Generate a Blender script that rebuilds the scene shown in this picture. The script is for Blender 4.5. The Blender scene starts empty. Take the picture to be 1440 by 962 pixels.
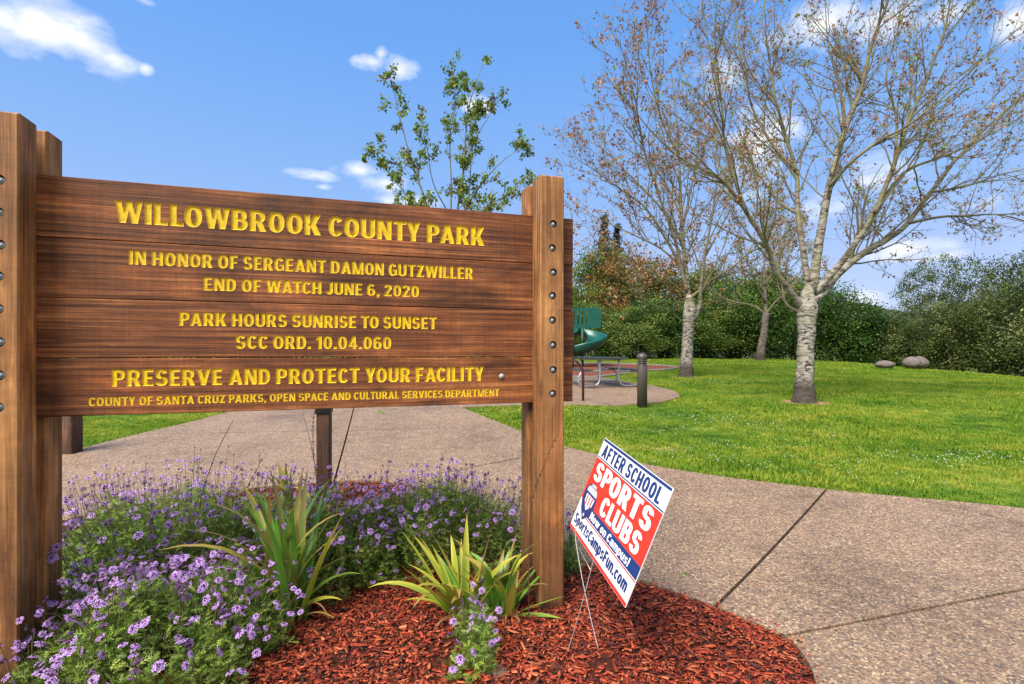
import bpy, bmesh, math, random
import numpy as np
from mathutils import Vector, Matrix
from mathutils.geometry import delaunay_2d_cdt

scene = bpy.context.scene
COL = scene.collection
R = math.radians
F, CX, CY, EYE = 720.0, 720.0, 497.0, 1.52

# ------------------------------------------------------------------ camera
cam = bpy.data.cameras.new('camera'); cam.lens = 18; cam.sensor_width = 36; cam.sensor_fit = 'HORIZONTAL'
cam.shift_y = 16.0 / 1440; cam.clip_start = 0.05; cam.clip_end = 3000
cob = bpy.data.objects.new('camera', cam); COL.objects.link(cob)
cob.location = (0, 0, EYE); cob.rotation_euler = (R(90), 0, 0); scene.camera = cob
scene.view_settings.view_transform = 'Standard'; scene.view_settings.look = 'None'
scene.view_settings.gamma = 1.0; scene.view_settings.exposure = 1.95
scene.cycles.max_bounces = 6; scene.cycles.transparent_max_bounces = 8

# ------------------------------------------------------------------ sun and sky
SUN_EL, SUN_AZ = R(52), R(215)          # azimuth clockwise from +Y: sun behind the camera, a little left
sd = Vector((math.sin(SUN_AZ) * math.cos(SUN_EL), math.cos(SUN_AZ) * math.cos(SUN_EL), math.sin(SUN_EL)))
sl = bpy.data.lights.new('sun', 'SUN'); sl.energy = 2.0; sl.angle = R(34); sl.color = (1, .95, .87)
so = bpy.data.objects.new('sun', sl); COL.objects.link(so); so.rotation_euler = sd.to_track_quat('Z', 'Y').to_euler()
world = bpy.data.worlds.new('World'); scene.world = world; world.use_nodes = True
wt = world.node_tree; wt.nodes.clear()


def N(nt, typ, *ins, **props):
    n = nt.nodes.new(typ)
    for k, v in props.items(): setattr(n, k, v)
    for i, v in enumerate(ins):
        if v is None: continue
        if isinstance(v, bpy.types.NodeSocket): nt.links.new(v, n.inputs[i])
        elif isinstance(v, bpy.types.Node): nt.links.new(v.outputs[0], n.inputs[i])
        else: n.inputs[i].default_value = v
    return n


def MA(nt, op, a, b=None, c=None):
    return N(nt, 'ShaderNodeMath', a, b, c, operation=op).outputs[0]


def ramp(nt, fac, stops, interp='LINEAR'):
    n = nt.nodes.new('ShaderNodeValToRGB'); n.color_ramp.interpolation = interp
    el = n.color_ramp.elements
    while len(el) < len(stops): el.new(0.5)
    for e, (p, c) in zip(el, stops):
        e.position = p; e.color = c if len(c) == 4 else (*c, 1)
    nt.links.new(fac, n.inputs[0]); return n.outputs[0]


def mix(nt, fac, a, b, blend='MIX'):
    n = nt.nodes.new('ShaderNodeMix'); n.data_type = 'RGBA'; n.blend_type = blend
    for s, v in ((0, fac), (6, a), (7, b)):
        if isinstance(v, bpy.types.NodeSocket): nt.links.new(v, n.inputs[s])
        else: n.inputs[s].default_value = v if s == 0 or len(v) == 4 else (*v, 1)
    return n.outputs[2]


def build_world():
    nt = wt
    sky = N(nt, 'ShaderNodeTexSky', sky_type='NISHITA'); sky.sun_disc = False
    sky.sun_elevation = SUN_EL; sky.sun_rotation = SUN_AZ
    sky.air_density = 1.0; sky.dust_density = 0.2; sky.ozone_density = 2.0; sky.altitude = 100
    tc = N(nt, 'ShaderNodeTexCoord'); sep = N(nt, 'ShaderNodeSeparateXYZ', tc.outputs['Generated'])
    X, Y, Z = sep.outputs
    az = MA(nt, 'ARCTAN2', X, Y); el = MA(nt, 'ARCSINE', Z)
    cv = N(nt, 'ShaderNodeCombineXYZ', az, MA(nt, 'MULTIPLY', el, 1.7), 0.0)
    n1 = N(nt, 'ShaderNodeTexNoise', cv.outputs[0]); n1.inputs['Scale'].default_value = 9; n1.inputs['Detail'].default_value = 8
    n1.inputs['Roughness'].default_value = .58
    n2 = N(nt, 'ShaderNodeTexNoise', cv.outputs[0]); n2.inputs['Scale'].default_value = 2.2; n2.inputs['Detail'].default_value = 5
    blobs = [(50, 42, 105, 40, 1), (120, 62, 66, 30, 1), (160, 82, 40, 14, .9), (5, 25, 70, 30, 1), (204, 97, 12, 8, .7), (200, 0, 26, 6, .8),
             (520, 87, 26, 10, 1), (560, 98, 26, 15, 1), (535, 75, 12, 16, .6), (668, 148, 24, 12, .75),
             (440, 247, 42, 8, .9), (455, 263, 16, 5, .6), (505, 240, 40, 12, .7), (540, 258, 45, 16, .8), (575, 283, 60, 12, 1), (600, 300, 60, 20, .8),
             (1160, 30, 80, 34, 1), (1240, 22, 70, 26, .95), (1330, 20, 60, 22, .8), (1430, 25, 40, 26, .9), (1070, 205, 55, 75, .75),
             (1010, 115, 40, 26, .55), (1230, 255, 60, 34, .7), (1270, 350, 62, 15, 1), (1320, 362, 45, 9, .8), (1215, 425, 40, 18, .8), (920, 395, 55, 22, .7),
             (1180, 290, 60, 25, .6), (1400, 280, 70, 16, .5)]
    best = None
    for (px, py, sx, sy, w) in blobs:
        a0 = math.atan((px - CX) / F); e0 = math.atan(-(py - CY) / F * math.cos(a0))
        sa = sx / F * math.cos(a0) ** 2; se = sy / F * math.cos(a0)
        da = MA(nt, 'MULTIPLY_ADD', az, 1 / sa, -a0 / sa); de = MA(nt, 'MULTIPLY_ADD', el, 1 / se, -e0 / se)
        r2 = MA(nt, 'ADD', MA(nt, 'MULTIPLY', da, da), MA(nt, 'MULTIPLY', de, de))
        m = MA(nt, 'MULTIPLY_ADD', MA(nt, 'SQRT', r2), -0.55, 0.55 + .25 * w)
        best = m if best is None else MA(nt, 'MAXIMUM', best, m)
    # unseen broken cloud round the rest of the sky, cover raised for soft fill
    side = MA(nt, 'SUBTRACT', MA(nt, 'ABSOLUTE', az), 0.95); side = N(nt, 'ShaderNodeClamp', MA(nt, 'MULTIPLY', side, 3.0)).outputs[0]
    gen = MA(nt, 'MULTIPLY', side, MA(nt, 'MULTIPLY_ADD', n2.outputs[0], 3.0, -0.95))
    best = MA(nt, 'MAXIMUM', best, gen)
    d = MA(nt, 'MULTIPLY_ADD', n1.outputs[0], 2.5, -1.25)
    d = MA(nt, 'ADD', best, d)
    dens = ramp(nt, d, [(0.18, (0, 0, 0)), (0.50, (.38, .38, .38)), (0.95, (1, 1, 1))])
    dens = MA(nt, 'MULTIPLY', dens, N(nt, 'ShaderNodeClamp', MA(nt, 'MULTIPLY', best, 4.0)).outputs[0])
    # thin veil near the horizon
    b1 = N(nt, 'ShaderNodeBackground', sky.outputs[0], 0.14)
    hue = N(nt, 'ShaderNodeHueSaturation'); hue.inputs['Saturation'].default_value = 1.0
    nt.links.new(sky.outputs[0], hue.inputs['Color']); nt.links.new(hue.outputs[0], b1.inputs[0])
    b2 = N(nt, 'ShaderNodeBackground', (.96, .975, 1.0, 1), 0.30)
    grad = ramp(nt, MA(nt, 'MULTIPLY', N(nt, 'ShaderNodeClamp', Z).outputs[0], 1.0), [(0.0, (.132, .150, .212)), (.12, (.115, .141, .222)), (.28, (.070, .123, .232)), (.52, (.038, .099, .230)), (1.0, (.028, .068, .19))])
    b3 = N(nt, 'ShaderNodeBackground', grad, 1.0); b1 = N(nt, 'ShaderNodeMixShader', .95, b1, b3)
    ms = N(nt, 'ShaderNodeMixShader', dens, b1, b2)
    out = N(nt, 'ShaderNodeOutputWorld', ms)


build_world()

# ------------------------------------------------------------------ terrain
_ky = np.array([-50, 3.6, 5, 7, 10, 13, 17, 20, 24, 28, 34, 60, 3000.])
_kz = np.array([0, 0, .07, .21, .46, .60, .76, .88, 1.04, 1.15, 1.22, 1.3, 1.3])
_ty = np.linspace(-20, 60, 1601); _tz = np.interp(_ty, _ky, _kz)
_k = np.hanning(41); _k /= _k.sum(); _tz = np.convolve(np.pad(_tz, 20, 'edge'), _k, 'valid')


def H(x, y):
    x = np.asarray(x, float); y = np.asarray(y, float)
    b = np.interp(y, _ty, _tz)
    g = np.clip((y - 7) / 6, 0, 1)
    drop = (.0016 * np.maximum(0, x - 9) ** 2 + .10 * np.maximum(0, x - 17.5)) * g
    return b - 4 * np.tanh(drop / 4)


def Hf(x, y): return float(H(x, y))


def ground_at(px, py):
    d = 1.2
    while d < 200:
        x = (px - CX) / F * d
        if EYE - (py - CY) / F * d <= Hf(x, d): break
        d += .01 if d < 12 else .04
    return x, d


def at(px, py, d): return Vector(((px - CX) / F * d, d, EYE - (py - CY) / F * d))


# ------------------------------------------------------------------ object helpers
def empty(name, loc=(0, 0, 0), rz=0.0):
    o = bpy.data.objects.new(name, None); COL.objects.link(o); o.location = loc; o.rotation_euler = (0, 0, rz)
    o.empty_display_size = .1
    return o


def tag(o, label=None, cat=None, group=None, kind=None):
    if label: o['label'] = label
    if cat: o['category'] = cat
    if group: o['group'] = group
    if kind: o['kind'] = kind
    return o


def link(name, me, mats=(), parent=None, loc=None, smooth=False):
    if not isinstance(mats, (list, tuple)): mats = [mats]
    if len(me.materials) == 0:
        for m in mats: me.materials.append(m)
    o = bpy.data.objects.new(name, me); COL.objects.link(o)
    if parent is not None: o.parent = parent
    if loc is not None: o.location = loc
    if smooth: me.shade_smooth()
    return o


def npmesh(name, V, Fc, cols=None, mids=None):
    """V (n,3); Fc list of arrays (m,3)/(m,4)"""
    me = bpy.data.meshes.new(name)
    V = np.asarray(V, np.float32)
    if not isinstance(Fc, (list, tuple)): Fc = [Fc]
    Fc = [np.asarray(f, np.int32) for f in Fc if len(f)]
    tot = np.concatenate([np.full(len(f), f.shape[1], np.int32) for f in Fc])
    idx = np.concatenate([f.ravel() for f in Fc])
    st = np.concatenate([[0], np.cumsum(tot)[:-1]]).astype(np.int32)
    me.vertices.add(len(V)); me.vertices.foreach_set('co', V.ravel())
    me.loops.add(len(idx)); me.loops.foreach_set('vertex_index', idx)
    me.polygons.add(len(tot)); me.polygons.foreach_set('loop_start', st); me.polygons.foreach_set('loop_total', tot)
    if mids is not None: me.polygons.foreach_set('material_index', np.asarray(mids, np.int32))
    me.update(calc_edges=True)
    if cols is not None:
        a = me.color_attributes.new('tint', 'FLOAT_COLOR', 'POINT')
        c = np.ones((len(V), 4), np.float32); c[:, :3] = cols
        a.data.foreach_set('color', c.ravel())
    return me


class Acc:
    def __init__(s): s.V = []; s.T = []; s.Q = []; s.C = []; s.n = 0
    def add(s, V, T=None, Q=None, col=None):
        V = np.asarray(V, float)
        if T is not None and len(T): s.T.append(np.asarray(T) + s.n)
        if Q is not None and len(Q): s.Q.append(np.asarray(Q) + s.n)
        s.V.append(V)
        c = np.ones((len(V), 3)); c[:] = (1, 1, 1) if col is None else col
        s.C.append(c); s.n += len(V)
    def mesh(s, name):
        f = []
        if s.T: f.append(np.concatenate(s.T))
        if s.Q: f.append(np.concatenate(s.Q))
        return npmesh(name, np.concatenate(s.V), f, np.concatenate(s.C))


def tube(P, Rr, n=6, cap=True):
    P = np.asarray(P, float); m = len(P); Rr = np.broadcast_to(np.asarray(Rr, float), (m,))
    T = np.gradient(P, axis=0); T /= np.linalg.norm(T, axis=1)[:, None] + 1e-12
    ref = np.array([1., 0, 0]) if abs(T[0][0]) < .8 else np.array([0, 1., 0])
    U = np.cross(T, ref)
    bad = np.linalg.norm(U, axis=1) < .15
    if bad.any(): U[bad] = np.cross(T[bad], [0, .3, 1.])
    U /= np.linalg.norm(U, axis=1)[:, None] + 1e-12
    W = np.cross(T, U); a = np.arange(n) * 2 * math.pi / n
    V = P[:, None] + Rr[:, None, None] * (np.cos(a)[None, :, None] * U[:, None] + np.sin(a)[None, :, None] * W[:, None])
    V = V.reshape(-1, 3); i = np.arange(m - 1)[:, None] * n; j = np.arange(n)[None]; k = (j + 1) % n
    Q = np.stack([i + j, i + k, i + n + k, i + n + j], -1).reshape(-1, 4)
    T3 = []
    if cap:
        V = np.vstack([V, P[0], P[-1]]); b = m * n
        for q in range(n):
            T3.append((b, (q + 1) % n, q)); T3.append((b + 1, (m - 1) * n + q, (m - 1) * n + (q + 1) % n))
    return V, (np.array(T3) if T3 else None), Q


def tube_obj(name, P, r, mat, parent=None, n=8):
    a = Acc(); V, T, Q = tube(P, r, n); a.add(V, T, Q)
    return link(name, a.mesh(name), mat, parent, smooth=True)


def boxmesh(name, c, s, bev=0.0, seg=1):
    bm = bmesh.new(); bmesh.ops.create_cube(bm, size=1)
    for v in bm.verts: v.co = Vector((v.co.x * s[0] + c[0], v.co.y * s[1] + c[1], v.co.z * s[2] + c[2]))
    if bev > 0: bmesh.ops.bevel(bm, geom=bm.edges[:], offset=bev, segments=seg, affect='EDGES', profile=.5)
    me = bpy.data.meshes.new(name); bm.to_mesh(me); bm.free(); return me


def lathe(prof, n=24):
    V = []; Q = []
    for (r, z) in prof:
        for k in range(n): V.append((r * math.cos(2 * math.pi * k / n), r * math.sin(2 * math.pi * k / n), z))
    for i in range(len(prof) - 1):
        for k in range(n): Q.append((i * n + k, i * n + (k + 1) % n, (i + 1) * n + (k + 1) % n, (i + 1) * n + k))
    return np.array(V), np.array(Q)


# ------------------------------------------------------------------ materials
def newmat(name, rough=.6, spec=.3):
    m = bpy.data.materials.new(name); m.use_nodes = True; nt = m.node_tree
    b = nt.nodes['Principled BSDF']; b.inputs['Roughness'].default_value = rough
    b.inputs['Specular IOR Level'].default_value = spec
    return m, nt, b


def noise(nt, vec, scale, detail=4, rough=.5, dist=0.0):
    n = N(nt, 'ShaderNodeTexNoise', vec); n.inputs['Scale'].default_value = scale; n.inputs['Detail'].default_value = detail
    n.inputs['Roughness'].default_value = rough; n.inputs['Distortion'].default_value = dist; return n.outputs[0]


def mapping(nt, vec, sc=(1, 1, 1), loc=(0, 0, 0)):
    n = N(nt, 'ShaderNodeMapping', vec); n.inputs['Scale'].default_value = sc; n.inputs['Location'].default_value = loc; return n.outputs[0]


def bump(nt, b, h, strength=.3, dist=.01):
    n = N(nt, 'ShaderNodeBump', strength, dist); nt.links.new(h, n.inputs['Height']); nt.links.new(n.outputs[0], b.inputs['Normal'])


def wood(name, stops, axis, knots=True, blotch=.6, rough=.55, fine=1.0):
    m, nt, b = newmat(name, rough, .35)
    tc = N(nt, 'ShaderNodeTexCoord'); oi = N(nt, 'ShaderNodeObjectInfo')
    v = N(nt, 'ShaderNodeVectorMath', tc.outputs['Object'], operation='ADD')
    off = MA(nt, 'MULTIPLY', oi.outputs['Random'], 37.0)
    nt.links.new(N(nt, 'ShaderNodeCombineXYZ', off, off, off).outputs[0], v.inputs[1]); v = v.outputs[0]
    lo = [1.0, 1.0, 1.0]; lo[axis] = .09
    # grain follows knots: warp the coordinate
    wv = noise(nt, mapping(nt, v, [s * (2.2 if i != axis else 1.6 / .09 * .09) for i, s in enumerate([1, 1, 1])]), 1.6, 3)
    g1 = noise(nt, mapping(nt, v, [(.7 if i == axis else 34 * fine) for i in range(3)]), 1.0, 6, .66, .8)
    g2 = noise(nt, mapping(nt, v, [(2.2 if i == axis else 105 * fine) for i in range(3)]), 1.0, 4, .75, .3)
    band = mapping(nt, v, [(.55 if i == axis else 7 * fine) for i in range(3)])
    wav = N(nt, 'ShaderNodeTexWave', band, wave_type='RINGS'); wav.inputs['Scale'].default_value = 1.1; wav.inputs['Distortion'].default_value = 5
    wav.inputs['Detail'].default_value = 4; wav.inputs['Detail Scale'].default_value = 1.3
    mill = noise(nt, mapping(nt, v, [(70 if i == axis else 3) for i in range(3)]), 1.0, 2, .5, 0)
    h = MA(nt, 'MULTIPLY_ADD', g1, .44, MA(nt, 'MULTIPLY', g2, .46)); h = MA(nt, 'MULTIPLY_ADD', wav.outputs['Fac'], .05, h); h = MA(nt, 'MULTIPLY_ADD', mill, .07, h)
    c = ramp(nt, h, stops)
    bl = noise(nt, mapping(nt, v, [(1.6 if i == axis else 4.2) for i in range(3)]), 1.0, 5, .6, .8)
    f = ramp(nt, bl, [(.30, (blotch, blotch, blotch)), (.43, (.85, .85, .85)), (.56, (1.1, 1.1, 1.1)), (.72, (2.1, 1.9, 1.75))])
    c = mix(nt, 1.0, c, f, 'MULTIPLY')
    wp = noise(nt, mapping(nt, v, [(1.1 if i == axis else 2.6) for i in range(3)], (5, 5, 5)), 1.0, 4, .65, .5)
    c = mix(nt, ramp(nt, wp, [(.50, (0, 0, 0)), (.66, (.85, .85, .85))]), c, mix(nt, 1.0, c, (1.9, 2.1, 2.3), 'MULTIPLY'))
    pv = MA(nt, 'MULTIPLY_ADD', oi.outputs['Random'], .45, .80); pvc = N(nt, 'ShaderNodeCombineXYZ', pv, pv, pv).outputs[0]
    c = mix(nt, 1.0, c, pvc, 'MULTIPLY')
    if knots:
        vo = N(nt, 'ShaderNodeTexVoronoi', mapping(nt, v, [(1.3 if i == axis else 4.5) for i in range(3)])); vo.inputs['Scale'].default_value = 1.0
        k = ramp(nt, vo.outputs['Distance'], [(.03, (.2, .16, .14)), (.12, (1, 1, 1))])
        c = mix(nt, .7, c, k, 'MULTIPLY')
    if axis == 2:      # damp, dirty foot of the post
        zz = N(nt, 'ShaderNodeSeparateXYZ', tc.outputs['Object']).outputs[2]
        c = mix(nt, ramp(nt, MA(nt, 'MULTIPLY_ADD', bl, .7, zz), [(.35, (.8, .8, .8)), (1.1, (0, 0, 0))]), c, (.055, .022, .010))
    nt.links.new(c, b.inputs['Base Color'])
    nt.links.new(MA(nt, 'MULTIPLY_ADD', h, -.1, rough + .15), b.inputs['Roughness'])
    bump(nt, b, h, .7, .005)
    return m


PLANK = wood('stained_plank_wood', [(.30, (.015, .0045, .002)), (.42, (.056, .0155, .0045)), (.53, (.145, .043, .011)), (.66, (.31, .112, .032))], 0, blotch=.36, fine=1.45)
POSTW = wood('weathered_post_wood', [(.30, (.040, .015, .005)), (.41, (.125, .047, .014)), (.52, (.25, .105, .032)), (.66, (.38, .18, .062))], 2, blotch=.55, fine=1.0)
DARKW = wood('dark_post_wood', [(.3, (.018, .009, .006)), (.5, (.05, .024, .014)), (.7, (.11, .055, .032))], 2, knots=False)


def simple(name, col, rough=.5, metal=0.0, var=.25, sc=12, spec=.4, bmp=.15):
    m, nt, b = newmat(name, rough, spec); tc = N(nt, 'ShaderNodeTexCoord')
    n = noise(nt, tc.outputs['Object'], sc, 5, .6)
    lo = tuple(c * (1 - var) for c in col); hi = tuple(min(1, c * (1 + var)) for c in col)
    nt.links.new(ramp(nt, n, [(.3, lo), (.7, hi)]), b.inputs['Base Color']); b.inputs['Metallic'].default_value = metal
    nt.links.new(MA(nt, 'MULTIPLY_ADD', n, .3, rough - .15), b.inputs['Roughness'])
    if bmp: bump(nt, b, n, bmp, .005)
    return m


YELLOW = simple('yellow_letter_paint', (.66, .43, .005), .6, var=.22, sc=45)
GALV = simple('galvanised_steel', (.42, .43, .44), .42, .85, .2, 25)
ZINC = simple('zinc_bolt', (.36, .37, .38), .75, .1, .2, 90)
HOLE = simple('hole_dark_wood', (.03, .016, .010), .8, var=.2, sc=60)
BLACKM = simple('black_metal', (.012, .012, .013), .45, .2, .2, 30)
MAROON = simple('maroon_painted_tube', (.07, .014, .014), .4, var=.15)
BRONZE = simple('bronze_bollard_paint', (.085, .068, .060), .42, .25, .15, 9)
BRONZED = simple('dark_louvre', (.02, .017, .015), .5, .2, .1)
GREENP = simple('green_playground_plastic', (.006, .082, .058), .33, var=.15, sc=3, spec=.5, bmp=.03)
GREEND = simple('dark_green_play_metal', (.008, .06, .042), .4, var=.1)
TABLE = simple('grey_green_table_coating', (.035, .048, .045), .38, var=.2, sc=20)
WHITEP = simple('white_corrugated_plastic', (.80, .81, .83), .35, var=.03, sc=5, bmp=.02)
REDP = simple('red_print', (.72, .035, .02), .35, var=.06, sc=7, bmp=.0)
NAVYP = simple('navy_print', (.012, .035, .15), .35, var=.15, sc=9, bmp=0)
GREYP = simple('grey_print', (.45, .48, .52), .4, var=.05, bmp=0)
WIRE = simple('grey_wire', (.42, .38, .35), .45, .6, .2, 50)
STONE = simple('boulder_stone', (.135, .108, .092), .85, var=.35, sc=6, bmp=.6)
MUDR = simple('muddy_rock', (.11, .075, .05), .9, var=.4, sc=20, bmp=.5)
CURB = simple('concrete_curb', (.20, .17, .13), .85, var=.2, sc=8)


def tintmat(name, rough=.6, trans=.0, spec=.2, mul=1.0):
    m, nt, b = newmat(name, rough, spec)
    a = N(nt, 'ShaderNodeAttribute', attribute_name='tint', attribute_type='GEOMETRY')
    col = a.outputs['Color']
    nt.links.new(col, b.inputs['Base Color'])
    if trans:
        t = N(nt, 'ShaderNodeBsdfTranslucent', col)
        ms = N(nt, 'ShaderNodeMixShader', trans, b, t)
        nt.links.new(ms.outputs[0], nt.nodes['Material Output'].inputs[0])
    return m


LEAF = tintmat('leaf', .5, .35, .3)
PETAL = tintmat('petal', .6, .2)
BLADE = tintmat('sword_leaf', .38, .25, .45)
CHIP = tintmat('mulch_chip', .7, 0, .25)
STALK = tintmat('stalk', .7)


def bark(name, base, dark, lich, sc=1.0, amt=.5):
    m, nt, b = newmat(name, .85, .2); g = N(nt, 'ShaderNodeTexCoord').outputs['Object']
    n1 = noise(nt, mapping(nt, g, (6 * sc, 6 * sc, 17 * sc)), 1, 6, .68, .8); n2 = noise(nt, mapping(nt, g, (4, 4, 2)), 1, 4)
    n3 = noise(nt, mapping(nt, g, (3 * sc, 3 * sc, 9 * sc)), 1, 4, .7, .8)
    hh_ = MA(nt, 'MULTIPLY_ADD', n1, .65, MA(nt, 'MULTIPLY', n3, .35))
    c = ramp(nt, hh_, [(.42, dark), (.475, tuple(x * .45 for x in base)), (.53, base), (.72, tuple(min(1, x * 1.25) for x in base))])
    c = mix(nt, ramp(nt, n2, [(.5, (0, 0, 0)), (.62, (amt, amt, amt))]), c, lich)
    z = N(nt, 'ShaderNodeSeparateXYZ', g).outputs[2]
    # thin branches have smooth brown bark, thick wood the pale scarred one
    tn = N(nt, 'ShaderNodeSeparateColor', N(nt, 'ShaderNodeAttribute', attribute_name='tint', attribute_type='GEOMETRY').outputs['Color']).outputs[0]
    thin = ramp(nt, n1, [(.3, (.075, .055, .038)), (.5, (.15, .12, .085)), (.7, (.21, .18, .12))]); thin = mix(nt, ramp(nt, n2, [(.45, (0, 0, 0)), (.6, (.6, .6, .6))]), thin, (.20, .21, .07))
    c = mix(nt, tn, thin, c)
    foot = ramp(nt, MA(nt, 'MULTIPLY_ADD', n2, .5, z), [(.55, (.9, .9, .9)), (.85, (0, 0, 0))])
    c = mix(nt, foot, c, (.045, .034, .026))
    nt.links.new(c, b.inputs['Base Color']); bump(nt, b, n1, .7, .02)
    return m


BARK_PALE = bark('pale_lichened_bark', (.34, .30, .25), (.022, .017, .013), (.20, .195, .085))
BARK_BR = bark('grey_brown_branch_bark', (.20, .165, .125), (.05, .04, .03), (.24, .25, .08), 2, .6)
BARK_DK = bark('dark_bark', (.15, .12, .10), (.04, .03, .025), (.16, .16, .08), 1)


def lawn_mat(name, soil=False):
    m, nt, b = newmat(name, .75, .15); g = N(nt, 'ShaderNodeNewGeometry').outputs['Position']
    n1 = noise(nt, mapping(nt, g, (.55, .8, .0)), 1, 4, .6); n2 = noise(nt, mapping(nt, g, (3.2, 4.5, 0)), 1, 3, .6)
    n3 = noise(nt, mapping(nt, g, (30, 30, 30)), 1, 2, .6)
    k = MA(nt, 'MULTIPLY_ADD', n1, .55, MA(nt, 'MULTIPLY', n2, .45))
    c = ramp(nt, k, [(.36, (.075, .165, .014)), (.44, (.140, .255, .020)), (.52, (.225, .320, .028)), (.60, (.36, .385, .045)), (.72, (.44, .38, .10))])
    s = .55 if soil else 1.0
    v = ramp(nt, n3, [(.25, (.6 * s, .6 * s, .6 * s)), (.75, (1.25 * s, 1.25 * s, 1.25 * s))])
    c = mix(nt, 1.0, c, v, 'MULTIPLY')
    nt.links.new(c, b.inputs['Base Color'])
    if not soil:
        t = N(nt, 'ShaderNodeBsdfTranslucent', c); ms = N(nt, 'ShaderNodeMixShader', .35, b, t)
        nt.links.new(ms.outputs[0], nt.nodes['Material Output'].inputs[0])
    return m


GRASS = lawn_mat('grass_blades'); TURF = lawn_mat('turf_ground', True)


def aggregate_mat():
    m, nt, b = newmat('exposed_aggregate_concrete', .62, .35); g = N(nt, 'ShaderNodeNewGeometry').outputs['Position']
    v = N(nt, 'ShaderNodeTexVoronoi', g); v.inputs['Scale'].default_value = 80; v.inputs['Randomness'].default_value = 1
    ve = N(nt, 'ShaderNodeTexVoronoi', g, feature='DISTANCE_TO_EDGE'); ve.inputs['Scale'].default_value = 80
    rnd = N(nt, 'ShaderNodeSeparateColor', v.outputs['Color']).outputs[0]
    c = ramp(nt, rnd, [(0, (.095, .070, .060)), (.14, (.18, .115, .080)), (.32, (.27, .165, .110)), (.5, (.21, .145, .110)), (.62, (.34, .235, .145)), (.78, (.24, .135, .095)), (.90, (.44, .335, .22)), (1, (.58, .49, .38))], 'CONSTANT')
    n = noise(nt, g, 1.1, 5, .6); n5 = noise(nt, g, 7, 4, .6)
    c = mix(nt, 1.0, c, (1.10, 1.07, .96), 'MULTIPLY')
    avg = ramp(nt, n5, [(.3, (.23, .185, .145)), (.7, (.33, .275, .22))])
    c = mix(nt, .12, c, avg)
    e = ramp(nt, ve.outputs['Distance'], [(.02, (.6, .58, .56)), (.12, (1, 1, 1))])
    c = mix(nt, 1.0, c, e, 'MULTIPLY')
    st = ramp(nt, MA(nt, 'MULTIPLY_ADD', n, .65, MA(nt, 'MULTIPLY', n5, .35)), [(.36, (.66, .64, .64)), (.48, (.94, .93, .92)), (.64, (1.12, 1.10, 1.08))])
    c = mix(nt, 1.0, c, st, 'MULTIPLY')
    nt.links.new(c, b.inputs['Base Color'])
    bump(nt, b, ve.outputs['Distance'], .5, .006)
    return m


AGG = aggregate_mat()


def soil_mat(name, a, bcol, c3):
    m, nt, b = newmat(name, .9, .15); g = N(nt, 'ShaderNodeNewGeometry').outputs['Position']
    n = noise(nt, g, 45, 5, .65); n2 = noise(nt, g, 3, 4)
    c = ramp(nt, n, [(.3, a), (.5, bcol), (.7, c3)]); c = mix(nt, ramp(nt, n2, [(.45, (0, 0, 0)), (.65, (.5, .5, .5))]), c, a)
    nt.links.new(c, b.inputs['Base Color']); bump(nt, b, n, .8, .02)
    return m


SOIL = soil_mat('mulch_bed_soil', (.020, .009, .006), (.065, .016, .009), (.12, .028, .014))
PLAYM = soil_mat('play_area_bark', (.11, .035, .02), (.20, .065, .035), (.28, .11, .06))
GRIT = soil_mat('joint_grit', (.012, .009, .007), (.03, .022, .016), (.05, .04, .03))
DIRT = soil_mat('bare_dirt', (.16, .09, .04), (.30, .18, .08), (.40, .28, .12))
HILLM = soil_mat('wooded_hill', (.025, .035, .018), (.05, .06, .03), (.08, .08, .045))

# ------------------------------------------------------------------ ground outlines
def crom(pts, n=6, closed=True):
    P = np.array(pts, float); m = len(P); out = []
    for i in range(m if closed else m - 1):
        p0, p1, p2, p3 = (P[(i + k) % m] if closed else P[min(max(i + k, 0), m - 1)] for k in (-1, 0, 1, 2))
        for t in np.arange(n) / n:
            out.append(.5 * ((2 * p1) + (-p0 + p2) * t + (2 * p0 - 5 * p1 + 4 * p2 - p3) * t * t + (-p0 + 3 * p1 - 3 * p2 + p3) * t ** 3))
    if not closed: out.append(P[-1])
    return np.array(out)


G = lambda L: [ground_at(*p) for p in L]
far_edge = G([(648, 575), (720, 604), (790, 630), (900, 655), (1000, 672), (1100, 685), (1200, 697), (1320, 708), (1440, 720), (1700, 748), (2200, 800)])
pad_edge = G([(956, 560), (948, 552), (912, 543), (872, 537), (835, 531), (780, 528), (680, 528), (560, 534), (450, 548), (310, 585), (200, 612), (90, 640), (-100, 690), (-400, 760)])
pad_low = G([(700, 573), (790, 571), (870, 572), (930, 568)])
bed_edge = G([(-60, 800), (90, 738), (200, 712), (300, 698), (430, 684), (540, 681), (620, 700), (710, 738), (785, 776), (815, 794), (897, 822), (970, 847), (1008, 862), (1062, 884), (1110, 908), (1140, 948), (1158, 990)])
bed_end = [(1.40, 1.9), (1.25, 1.5), (1.0, .8), (.9, 0), (.9, -1.5)]
bed_top = crom([(-3.4, 2.2)] + bed_edge + bed_end, 6, False)
BED = np.vstack([bed_top, [(-3.4, -1.5)]])
PATH = np.vstack([crom(far_edge, 5, False), [(8.5, -2.5), (.92, -2.5)], bed_top[::-1][:-1], [(-4.6, 2.0)],
                  crom(pad_edge[::-1], 4, False), crom(pad_low[::-1], 3, False)])


def inside(P, poly):
    x, y = P[:, 0], P[:, 1]; r = np.zeros(len(P), bool); q = poly
    for (x1, y1), (x2, y2) in zip(q, np.roll(q, -1, 0)):
        c = ((y1 > y) != (y2 > y)) & (x < (x2 - x1) * (y - y1) / (y2 - y1 + 1e-12) + x1); r ^= c
    return r


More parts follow.
